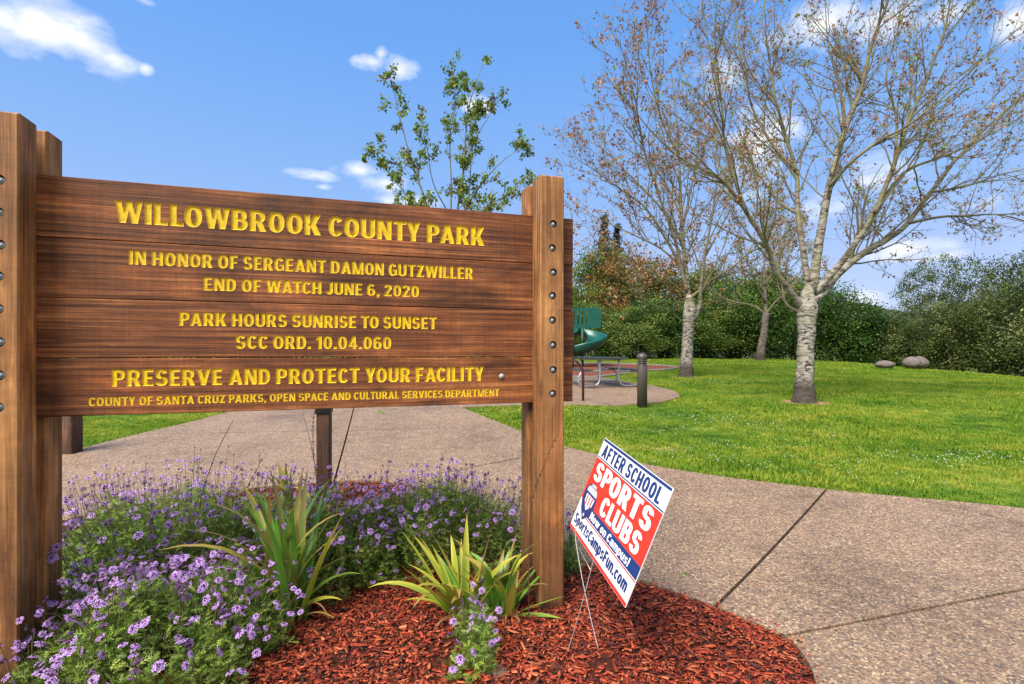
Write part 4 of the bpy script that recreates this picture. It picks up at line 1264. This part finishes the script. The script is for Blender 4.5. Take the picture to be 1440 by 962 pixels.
# ------------------------------------------------------------------ grass
def tuft_mesh(seed, n=12, h=.062):
    rng = np.random.default_rng(seed); V = []; Q = []; T = []
    for i in range(n):
        b = rng.normal(0, .032, 2); th = rng.uniform(0, 6.28); ln = h * rng.uniform(.5, 1.25); lean = rng.uniform(.3, 1.1); w = rng.uniform(.003, .0055)
        d = np.array([math.cos(th), math.sin(th)]); s = np.array([-d[1], d[0]]) * w; k = len(V)
        for t, ww in ((0, 1), (.55, .8)):
            c = b + d * ln * lean * t ** 1.6; z = ln * t
            V.append((*(c - s * ww), z - .004)); V.append((*(c + s * ww), z - .004))
        c = b + d * ln * lean; V.append((*c, ln * .92)); Q.append((k, k + 1, k + 3, k + 2)); T.append((k + 2, k + 3, k + 4))
    return npmesh('grass_tuft', V, [np.array(T), np.array(Q)])


tc_ = bpy.data.collections.new('grass_templates')
for i in range(5):
    me = tuft_mesh(100 + i); me.materials.append(GRASS); tc_.objects.link(bpy.data.objects.new('grass_tuft', me))


def instancer(name, pts, coll, smin, smax, parent=None):
    me = bpy.data.meshes.new(name); me.vertices.add(len(pts)); me.vertices.foreach_set('co', np.asarray(pts[:, :3], np.float32).ravel())
    at_ = me.attributes.new('size', 'FLOAT', 'POINT'); at_.data.foreach_set('value', np.asarray(pts[:, 3], np.float32))
    o = bpy.data.objects.new(name, me); COL.objects.link(o)
    ng = bpy.data.node_groups.new(name + '_nodes', 'GeometryNodeTree')
    ng.interface.new_socket('Geometry', in_out='INPUT', socket_type='NodeSocketGeometry'); ng.interface.new_socket('Geometry', in_out='OUTPUT', socket_type='NodeSocketGeometry')
    gi = ng.nodes.new('NodeGroupInput'); go = ng.nodes.new('NodeGroupOutput')
    ci = ng.nodes.new('GeometryNodeCollectionInfo'); ci.inputs[0].default_value = coll; ci.inputs['Separate Children'].default_value = True; ci.inputs['Reset Children'].default_value = True
    ip = ng.nodes.new('GeometryNodeInstanceOnPoints'); ip.inputs['Pick Instance'].default_value = True
    rv = ng.nodes.new('FunctionNodeRandomValue'); rv.data_type = 'FLOAT_VECTOR'; rv.inputs[0].default_value = (-.12, -.12, 0); rv.inputs[1].default_value = (.12, .12, 6.283)
    ri = ng.nodes.new('FunctionNodeRandomValue'); ri.data_type = 'INT'; ri.inputs[4].default_value = 0; ri.inputs[5].default_value = len(coll.objects) - 1; ri.inputs['Seed'].default_value = 3
    na = ng.nodes.new('GeometryNodeInputNamedAttribute'); na.data_type = 'FLOAT'; na.inputs[0].default_value = 'size'
    l = ng.links.new
    l(gi.outputs[0], ip.inputs['Points']); l(ci.outputs[0], ip.inputs['Instance']); l(ri.outputs[2], ip.inputs['Instance Index'])
    l(rv.outputs[0], ip.inputs['Rotation']); l(na.outputs[0], ip.inputs['Scale']); l(ip.outputs[0], go.inputs[0])
    md = o.modifiers.new('scatter', 'NODES'); md.node_group = ng
    return o


def scatter(n, x0, x1, y0, y1, rng, frm=None):
    P = np.c_[rng.uniform(x0, x1, n), rng.uniform(y0, y1, n)]; k = np.abs(P[:, 0] / np.maximum(P[:, 1], .5)) < 1.12; return P[k]


rngG = np.random.default_rng(5)
zones = [(15, 4.2, 9, 480, .95), (15, 9, 14, 230, 1.05), (22, 14, 21, 130, 1.2), (30, 21, 31, 70, 1.4)]
allp = []
BEDX = BED
for (xm, y0, y1, den, sc) in zones:
    xr = min(xm, y1 * 1.12); P = scatter(int(2 * xr * (y1 - y0) * den), -xr, xr, y0, y1, rngG)
    P = P[~inside(P, PATH) & ~inside(P, BED)]
    P = P[~inside(P, PLAY)]
    for (bb, r_) in ((b1, .42), (b2, .52)):
        dd = np.hypot(P[:, 0] - bb.x, P[:, 1] - bb.y); P = P[(dd > r_) | (rngG.random(len(P)) < .25)]
    # thin out what the timber sign hides for good, keep all that a step aside shows
    s = sc * rngG.uniform(.65, 1.25, len(P)) * (.85 + .3 * np.sin(P[:, 0] * 1.3 + 1) * np.sin(P[:, 1] * .9))
    allp.append(np.c_[P, H(P[:, 0], P[:, 1]), s])
allp = np.concatenate(allp); print('tufts', len(allp))
g = instancer('lawn_grass', allp, tc_, 1, 1); tag(g, 'short bright green lawn grass', 'grass', kind='stuff')


def clover():
    rng = np.random.default_rng(8); a = Acc(); C = []
    seeds = [(ground_at(*p), r) for p, r in (((850, 590), .9), ((800, 583), .8), ((940, 612), .8), ((1030, 600), 1.0), ((1000, 592), .7), ((920, 640), .7), ((1060, 632), .8), ((1350, 655), .7), ((1300, 648), .6), ((1395, 650), .6), ((1040, 655), .6), ((1150, 660), .7), ((700, 585), .5), ((1240, 680), .5), ((1120, 615), .9), ((1010, 540), 1.2))]
    for (c, r) in seeds:
        n = int(95 * r); q_ = np.c_[c[0] + rng.normal(0, r * .6, n), c[1] + rng.normal(0, r * .26, n)]; C.append(q_[np.sin(q_[:, 0] * 5.1) * np.sin(q_[:, 1] * 6.3 + 1) > -.25])
    C = np.concatenate(C); C = C[~inside(C, PATH)]
    O = np.array([(1, 0, 0), (0, 1, 0), (-1, 0, 0), (0, -1, 0), (0, 0, 1), (0, 0, -1)]) * 1.0; Tq = np.array([(0, 1, 4), (1, 2, 4), (2, 3, 4), (3, 0, 4), (1, 0, 5), (2, 1, 5), (3, 2, 5), (0, 3, 5)])
    for x, y in C:
        z = Hf(x, y) + rng.uniform(.055, .095); r = rng.uniform(.004, .009); a.add(O * r + (x, y, z), Tq, None, (.62, .64, .50))
        a.add(np.array([(x - .0012, y, z - .08), (x + .0012, y, z - .08), (x, y, z)]), [(0, 1, 2)], None, (.1, .2, .03))
    o = link('clover_flowers', a.mesh('clover_flowers'), PETAL); tag(o, 'tiny white clover flowers dotted through the lawn', 'flowers', kind='stuff')


clover()

# ------------------------------------------------------------------ mulch chips
def chips():
    rng = np.random.default_rng(12); n = 52000
    P = np.c_[rng.uniform(-2.9, 1.75, n * 2), rng.uniform(1.5, 5.6, n * 2)]
    # more chips where they show large
    keep = rng.random(len(P)) < np.clip(1.35 - (P[:, 1] - 2.2) * .33, .25, 1); P = P[keep & inside(P, BED)][:n]
    sp_ = BED[rng.integers(0, len(bed_top) - 1, 420)] + rng.normal(0, .045, (420, 2)); P = np.vstack([P, sp_[sp_[:, 1] > 1.5]])   # strays over the path edge
    # bare spots
    for (px, py, r) in ((850, 935, .10), (640, 925, .16), (480, 940, .05)):
        x, y = ground_at(px, py); dd = np.hypot(P[:, 0] - x, (P[:, 1] - y) * 1.1); P = P[(dd > r) | (rng.random(len(P)) < .30)]
    n = len(P); print('chips', n)
    L = rng.gamma(2.3, .0090, n) + .006; L = np.minimum(L, .078); W = np.minimum(L * rng.uniform(.15, .45, n), .017); Tk = rng.uniform(.0015, .0045, n)
    th = rng.uniform(0, 2 * np.pi, n); pt = rng.normal(0, .13, n); rl = rng.normal(0, .25, n)
    ex = np.c_[np.cos(th) * np.cos(pt), np.sin(th) * np.cos(pt), np.sin(pt)]; e2 = np.c_[-np.sin(th), np.cos(th), np.zeros(n)]; e3 = np.cross(ex, e2)
    ey = e2 * np.cos(rl)[:, None] + e3 * np.sin(rl)[:, None]; ez = np.cross(ex, ey)
    out_ = inside(P, PATH); L = np.where(out_, L * .6, L)
    C = np.c_[P, H(P[:, 0], P[:, 1]) + np.where(out_, .0385, .012 + rng.uniform(.002, .022, n))]; 
    u = np.array([-.5, -.5, .5, .5, -.5, -.5, .5, .5]); v = np.array([-.5, .5, .5, -.5] * 2); w = np.array([-.5] * 4 + [.5] * 4)
    U = u[None] * L[:, None] * rng.uniform(.8, 1.1, (n, 8)); Vv = v[None] * W[:, None] * rng.uniform(.25, 1.25, (n, 8)); Ww = w[None] * Tk[:, None]
    V = C[:, None] + U[..., None] * ex[:, None] + Vv[..., None] * ey[:, None] + Ww[..., None] * ez[:, None]
    f = np.array([(4, 7, 6, 5), (0, 4, 5, 1), (1, 5, 6, 2), (2, 6, 7, 3), (3, 7, 4, 0)])
    Q = (np.arange(n)[:, None, None] * 8 + f[None]).reshape(-1, 4)
    pal = np.array([(.22, .026, .010), (.31, .045, .016), (.14, .018, .008), (.38, .085, .034), (.075, .014, .008), (.28, .060, .026), (.04, .018, .012)]); pw = np.array([4, 3, 4, 1.4, 2, 1.5, .9]); pw /= pw.sum()
    c = pal[rng.choice(len(pal), n, p=pw)] * rng.uniform(.8, 1.65, (n, 1)) * np.array((1.02, 1.2, 1.2))
    o = link('mulch_chips', npmesh('mulch_chips', V.reshape(-1, 3), Q, np.repeat(c, 8, 0)), CHIP); tag(o, 'loose red wood chip mulch covering the planting bed', 'mulch', kind='stuff')


chips()

# ------------------------------------------------------------------ verbena plants
def head_mesh(seed):
    """a flat verbena flower head: a ring of five-lobed florets round dark buds"""
    rng = np.random.default_rng(seed); a = Acc(); Rh = .0115
    cs = []
    for k in range(7): cs.append((Rh * math.cos(k * 6.283 / 7 + rng.normal(0, .1)), Rh * math.sin(k * 6.283 / 7), rng.normal(0, .0012)))
    for k in range(3): cs.append((Rh * .45 * math.cos(k * 2.1 + 1), Rh * .45 * math.sin(k * 2.1 + 1), .003))
    for i, c in enumerate(cs):
        r = .0064 * rng.uniform(.8, 1.15); col = np.array((.60, .38, .72)) * rng.uniform(.7, 1.3); n = 5; V = [(0, 0, -.001)]; T = []
        for k in range(n):
            t = k * 6.283 / n + rng.uniform(0, .4)
            V += [(r * .75 * math.cos(t - .42), r * .75 * math.sin(t - .42), .0006), (r * math.cos(t), r * math.sin(t), 0.0002), (r * .75 * math.cos(t + .42), r * .75 * math.sin(t + .42), .0006)]
            b = 1 + 3 * k; T += [(0, b, b + 1), (0, b + 1, b + 2)]
        V = np.array(V); tl = np.array([c[0], c[1], 0]) * 22; V[:, 2] -= (V[:, 0] * tl[0] + V[:, 1] * tl[1]); cc = np.tile(np.minimum(col, .95), (len(V), 1)); cc[0] = (.26, .09, .38)
        a.add(V + c, T, None, cc)
    O = np.array([(1, 0, 0), (0, 1, 0), (-1, 0, 0), (0, -1, 0), (0, 0, 1), (0, 0, -1)]); Tq = np.array([(0, 1, 4), (1, 2, 4), (2, 3, 4), (3, 0, 4), (1, 0, 5), (2, 1, 5), (3, 2, 5), (0, 3, 5)])
    for k in range(4): a.add(O * (.0030, .0030, .003) + (rng.normal(0, .003), rng.normal(0, .003), .0055), Tq, None, (.10, .02, .09))
    a.add(O * (.006, .006, .006) + (0, 0, -.005), Tq, None, (.10, .05, .07))
    return a.mesh('flower_head')


HEADS = [head_mesh(i) for i in range(6)]
for m in HEADS: m.materials.append(PETAL)
BUD = None


def bud_mesh():
    a = Acc(); O = np.array([(1, 0, 0), (0, 1, 0), (-1, 0, 0), (0, -1, 0), (0, 0, 1), (0, 0, -1)]); Tq = np.array([(0, 1, 4), (1, 2, 4), (2, 3, 4), (3, 0, 4), (1, 0, 5), (2, 1, 5), (3, 2, 5), (0, 3, 5)])
    rng = np.random.default_rng(3)
    for k in range(7): a.add(O * (.0028, .0028, .0045) + rng.normal(0, .0035, 3), Tq, None, np.array((.09, .04, .06)) * rng.uniform(.6, 1.5))
    return a


def frond(rng, V0, d, ln, acc_l, big=1.0):
    """ferny divided leaf: a rib with fine lobes"""
    S = np.cross(d, (0, 0, 1.)); S /= np.linalg.norm(S) + 1e-9
    S = S * math.cos(.5) + np.cross(S, d) * rng.normal(0, .6)
    n = 4; bend = np.array([0, 0, -rng.uniform(0, .5)])
    pts = [V0 + d * ln * t + bend * ln * t * t * .5 for t in np.linspace(0, 1, n + 1)]
    w = .0019 * big; out = []
    for i in range(n):
        out.append((pts[i] - S * w, pts[i] + S * w, pts[i + 1] + S * w * .6, pts[i + 1] - S * w * .6))
        if i:
            for s in (-1, 1):
                e = pts[i] + (d * .75 + S * s * .8) * ln * .30 * (1.1 - i / n * .5); q = d * w * 1.2
                out.append((pts[i] - q, pts[i] + q, e + q * .4, e - q * .4))
    acc_l.extend(out)


def verbena(label, cx, cy, rx, ry, hh, nsprig, nhead, seed, tall=.15, nfront=2.2, region=None):
    rng = np.random.default_rng(seed); z0 = Hf(cx, cy); root = empty('verbena_plant', (cx, cy, z0)); tag(root, label, 'flowering plant', 'purple verbena plants')
    quads = []; qc = []; stems = Acc(); tips = []; ba = bud_mesh(); bV = np.concatenate(ba.V); bT = np.concatenate(ba.T); bC = np.concatenate(ba.C); buds = Acc()
    for i in range(nsprig):
        r = math.sqrt(rng.uniform(0, 1)); th = rng.uniform(0, 6.283); lump = 1 + .16 * math.sin(3 * th + seed) + .10 * math.sin(7 * th)
        tx, ty = rx * r * math.cos(th) * lump, ry * r * math.sin(th) * lump
        hz = hh * (1 - r ** 2.6) ** .5 * rng.uniform(.78, 1.05) + .04 + .07 * math.sin(tx * 9 + seed) * math.sin(ty * 8)
        hz = max(hz, .05)
        depth = rng.uniform(.12, .30)
        base = np.array([tx * .80, ty * .80, max(.0, hz - depth)]); tip = np.array([tx, ty, hz])
        P = np.array([base, (base + tip) / 2 + rng.normal(0, .012, 3), tip]); g = rng.uniform(.7, 1.3)
        colr = np.array([(.22, .32, .045), (.16, .26, .035), (.32, .40, .07), (.10, .17, .025)][rng.choice(4, p=[.35, .3, .2, .15])]) * g
        k0 = len(quads)
        V, T, Q = tube(P, np.array([.0022, .0017, .0012]), 3, False); stems.add(V, T, Q, (.10, .13, .04))
        L = np.linalg.norm(tip - base)
        for t in np.linspace(.1, 1, int(6 + L * 20)):
            p = base + (tip - base) * t; a_ = rng.uniform(0, 6.283); d = np.array([math.cos(a_), math.sin(a_), rng.uniform(-.1, .9)]); d /= np.linalg.norm(d)
            frond(rng, p, d, rng.uniform(.026, .058), quads)
        qc.append((len(quads) - k0, colr))
        if rng.random() < nhead / nsprig * 1.15:
            up = rng.uniform(.03, tall); out_ = np.array([tx, ty, 0]) * rng.uniform(0, .18); e = tip + out_ + (rng.normal(0, .02), rng.normal(0, .02), up)
            V, T, Q = tube(np.array([tip - (0, 0, .03), (tip + e) / 2 + rng.normal(0, .01, 3), e]), np.array([.0017, .0014, .0012]), 3, False); stems.add(V, T, Q, (.11, .10, .045))
            tips.append((e, out_))
        elif rng.random() < .05:
            e = tip + (rng.normal(0, .03), rng.normal(0, .03), rng.uniform(.05, tall * 1.3)); V, T, Q = tube(np.array([tip, e]), .0012, 3, False); stems.add(V, T, Q, (.11, .08, .045)); buds.add(bV + e, bT, None, bC)
    V = np.array(quads).reshape(-1, 3); C = np.concatenate([np.tile(c, (n * 4, 1)) for n, c in qc if n]); C = C * rng.uniform(.8, 1.2, (len(quads), 1)).repeat(4, 0)
    f = link('foliage', npmesh('foliage', V, np.arange(len(V)).reshape(-1, 4), C), LEAF, root); f['kind'] = 'stuff'
    s = link('stems', stems.mesh('stems'), STALK, root); s['kind'] = 'stuff'
    if buds.n: b_ = link('seed_heads', buds.mesh('seed_heads'), STALK, root); b_['kind'] = 'stuff'
    tips.sort(key=lambda q: q[0][1]); extra = tips[295:]; tips = tips[:295]
    for (e, o_) in tips:
        h = link('flower_head', HEADS[rng.integers(6)], (), root, e)
        h.rotation_euler = (rng.normal(.6, .45), rng.normal(0, .4), rng.uniform(0, 6.28)); sc = rng.uniform(.85, 1.5); h.scale = (sc, sc, sc)
    if extra:
        a = Acc(); hm = HEADS[0]; hv = np.array([v.co[:] for v in hm.vertices]); hp = np.array([p.vertices[:] for p in hm.polygons]); hc = np.empty(len(hv) * 4, np.float32); hm.color_attributes['tint'].data.foreach_get('color', hc); hc = hc.reshape(-1, 4)[:, :3]
        for (e, o_) in extra: a.add(hv @ np.array(Matrix.Rotation(rng.uniform(0, 6), 3, 'Z') @ Matrix.Rotation(-.5, 3, 'X')).T + e, hp, None, hc)
        x_ = link('flower_heads', a.mesh('flower_heads'), PETAL, root); x_['kind'] = 'stuff'
    print(label[:30], 'heads', len(tips), len(extra), 'quads', len(quads))


verbena('widest purple verbena mound, spreading behind and between the left sign posts', -2.15, 3.35, 1.02, .86, .50, 2000, 620, 1, tall=.26)
verbena('purple verbena mound at the very front left, against the foot of the left sign post', -1.70, 2.50, .60, .50, .36, 1350, 420, 5, tall=.15)
verbena('purple verbena between the tall green sword leaves and the left mound', -1.12, 3.58, .46, .52, .42, 760, 190, 6, tall=.22)
verbena('purple verbena mound behind the clumps of sword leaves, left of the right sign post', -.52, 3.80, .64, .62, .46, 1050, 300, 2, tall=.18)
verbena('small trailing verbena sprig in the mulch in front of the yellowed sword leaves', -.19, 2.62, .11, .37, .13, 130, 28, 3, tall=.07)
verbena('little verbena tuft just right of the right sign post', .38, 3.50, .10, .16, .26, 60, 18, 4, tall=.12)

# ------------------------------------------------------------------ sword leaved clumps
def sword(rng, base, th, ln, lean, curl, w, cols):
    """one folded sword leaf: root, middle and drooping tip"""
    n = 10; d = np.array([math.cos(th), math.sin(th), 0]); s = np.array([-d[1], d[0], 0]); V = []; C = []
    p = np.array(base, float); an = lean; tw = rng.normal(0, .7)
    for i in range(n + 1):
        t = i / n; ww = w * (min(1, .55 + t * 1.6) if t < .4 else 1) * (1 - max(0, (t - .45) / .55) ** 1.6) + .0006
        up = np.array([0, 0, math.cos(an)]) + d * math.sin(an); nrm = np.cross(up, s); a_ = tw * (1 - t * .5); ss = s * math.cos(a_) + nrm * math.sin(a_)
        V += [p - ss * ww, p + np.cross(ss, up) * ww * .35, p + ss * ww]
        c0, c1, c2 = cols; edge = c1 * (1 - t) + c2 * t; mid = c0 * (1 - t ** 2) + c2 * t ** 2 * .6 + c0 * .4 * t ** 2
        C += [edge, mid, edge * .95]
        p = p + up * ln / n; an += curl / n * (.4 + 1.6 * t)
    Q = []
    for i in range(n):
        for k in (0, 1): Q.append((i * 3 + k, i * 3 + k + 1, i * 3 + 4 + k, i * 3 + 3 + k))
    return npmesh('leaf', np.array(V), np.array(Q), np.clip(np.array(C), 0, 1))


GA, GB, YL, YE, BR = (np.array(c) for c in ((.095, .24, .024), (.17, .33, .035), (.33, .42, .045), (.58, .44, .05), (.33, .16, .06)))


def iris(label, p, n, ln, seed, spread=.09, yellow=.25, extra=(), lean=.28):
    rng = np.random.default_rng(seed); r = empty('sword_leaf_plant', p); tag(r, label, 'plant', 'clumps of sword-shaped leaves')
    for i in range(n):
        th = rng.uniform(0, 6.28); k = rng.random()
        cols = (GA, GA * 1.15, GB if rng.random() < .6 else BR) if k > yellow * 1.6 else ((GB, YL, YE) if k > yellow * .4 else (YL, YE, BR))
        me = sword(rng, (rng.normal(0, spread * .6), rng.normal(0, spread * .5), -.01), th, ln * rng.uniform(.6, 1.05), abs(rng.normal(lean, .18)), rng.uniform(.2, 1.5), rng.uniform(.017, .030), cols)
        link('leaf', me, BLADE, r, smooth=True)
    for q in range(max(3, n // 4)):      # dead leaves collapsed round the foot
        me = sword(rng, (rng.normal(0, spread), rng.normal(0, spread * .6), 0), rng.uniform(0, 6.28), ln * rng.uniform(.25, .5), rng.uniform(.3, .9), rng.uniform(1.2, 2.6), rng.uniform(.006, .011), (BR * .8, BR, BR * rng.uniform(.5, 1.1)))
        link('leaf', me, BLADE, r, smooth=True)
    for (dx, th, l_, le, cu, w, cols) in extra:
        me = sword(rng, (dx, 0, 0), th, l_, le, cu, w * 1.45, cols); link('leaf', me, BLADE, r, smooth=True)


iris('tall green sword-leaved clump at the left, between the purple flowers', on(405, 876), 46, .90, 1, .085, .16, lean=.19,
     extra=[(0.0, 0, .36, .7, 1.3, .012, (YL, YE, YE)), (.03, -.3, .30, .9, 1.2, .010, (BR, BR, YE)), (-.08, 2.6, .40, .1, .3, .011, (YL, YE, GB)), (.02, .2, .5, .5, 1.4, .011, (GB, GB, YL)), (-.12, 3, .26, .3, .3, .012, (YL, YL, BR))])
iris('yellow edged sword-leaved clump in the front of the bed', on(652, 868), 24, .58, 2, .06, .55, lean=.38,
     extra=[(0, 2.9, .55, .5, .3, .014, (GB, YL, YE)), (0, 3.1, .45, .6, .6, .011, (GB, YL, YE)), (.02, .1, .50, .55, .2, .010, (YL, YE, YE)), (0.02, -1.2, .20, .3, 2.4, .014, (BR, BR, BR)), (0, 0.3, .44, .15, 2.2, .009, (YL, YE, BR))])
iris('green sword-leaved clump leaning against the foot of the right sign post', on(705, 868), 22, .54, 3, .06, .25, lean=.38,
     extra=[(.03, .1, .36, 1.2, .2, .010, (GB, YL, GB)), (.03, -.25, .34, 1.3, .5, .010, (GB, GB, YL)), (.02, .25, .38, .7, .3, .010, (GA, GB, GB)), (.02, -.9, .16, .8, 1.6, .012, (BR, BR, BR))])
iris('small dark green sword-leaved clump at the foot of the small brown post', on(452, 715), 20, .42, 4, .10, .08, lean=.4)
iris('small upright sword-leaved clump left of the small brown post', on(405, 712), 12, .46, 5, .06, .1, lean=.22)
iris('short lone sword leaves poking up behind the middle flowers', on(640, 735), 5, .42, 6, .05, .1, lean=.15)

# dry stalks
def stalk(label, pts, seed, seedy=True):
    rng = np.random.default_rng(seed); a = Acc(); P = crom(pts, 5, False); V, T, Q = tube(P, np.linspace(.0035, .0015, len(P)), 5); a.add(V, T, Q, (.10, .05, .03))
    if seedy:
        O = np.array([(1, 0, 0), (0, 1, 0), (-1, 0, 0), (0, -1, 0), (0, 0, 1), (0, 0, -1)]); Tq = np.array([(0, 1, 4), (1, 2, 4), (2, 3, 4), (3, 0, 4), (1, 0, 5), (2, 1, 5), (3, 2, 5), (0, 3, 5)])
        for q in P[len(P) // 3:]:
            for k in range(3): a.add(O * .005 + q + rng.normal(0, .006, 3), Tq, None, (.12, .06, .035))
    o = link('dry_stalk', a.mesh('dry_stalk'), STALK); tag(o, label, 'stalk', 'dry flower stalks')


def sp_pts(L, d): return [at(x, y, d)[:] for x, y in L]


def stalk_px(label, L, d, seed, seedy):
    P = sp_pts(L, d); b0 = P[0]; P = [(b0[0], b0[1], Hf(b0[0], b0[1]) - .01)] + P; stalk(label, P, seed, seedy)


stalk_px('thin dry stalk left of the small brown post, its tip behind the sign', [(452, 700), (442, 650), (436, 620), (426, 582)], 3.9, 1, False)
stalk_px('beaded dry stalk next to the small brown post', [(446, 690), (441, 640), (440, 600), (443, 574)], 3.85, 2, True)
stalk_px('straight reddish dry stalk above the left flowers', [(280, 720), (297, 655), (315, 615), (328, 591)], 3.3, 3, False)
stalk_px('short reddish dry stalk near the tall green sword leaves', [(330, 720), (345, 690), (368, 647)], 3.3, 4, True)
stalk_px('dark beaded stalk leaning across the right sign post', [(744, 740), (752, 690), (765, 655), (782, 613)], 2.86, 5, True)


# weeds and fallen leaves on the path
def litter():
    rng = np.random.default_rng(77); P = np.c_[rng.uniform(-3, 8, 1500), rng.uniform(2, 11, 1500)]; ins = inside(P, PATH)
    E_ = np.vstack([far_edge, pad_low, bed_edge]); dm = np.min(np.hypot(P[:, 0:1] - E_[None, :, 0], P[:, 1:2] - E_[None, :, 1]), 1); P = P[ins & (rng.random(len(P)) < np.where(dm < .45, .55, .05))]
    C = np.c_[P, H(P[:, 0], P[:, 1]) + .038]; V, Q, c = leaf_quads(C, .022, rng, (.16, .09, .04), .5, 0, .5); V[:, 2] = np.clip(V[:, 2], np.repeat(C[:, 2], 4), np.repeat(C[:, 2], 4) + .006)
    o = link('leaf_litter', npmesh('leaf_litter', V, Q, c), LEAF); tag(o, 'small dry leaf scraps strewn along the path edges', 'leaf litter', kind='stuff')


litter()


def small_leaves(label, px, py, n, r, seed):
    rng = np.random.default_rng(seed); p = on(px, py); C = rng.normal(0, r, (n, 3)); C[:, 2] = np.abs(C[:, 2]) * .35 + .002
    V, Q, c = leaf_quads(C, .035, rng, (.17, .34, .05), .3, -.2, .6); V[:, 2] = np.maximum(V[:, 2], .001)
    o = link('weed', npmesh('weed', V, Q, c), LEAF, loc=(p.x, p.y, p.z + .036)); tag(o, label, 'weed')


small_leaves('small bright green weed on the far path under the sign', 536, 583, 40, .05, 1)
small_leaves('tiny green leaf lying on the near path', 967, 817, 4, .012, 2)
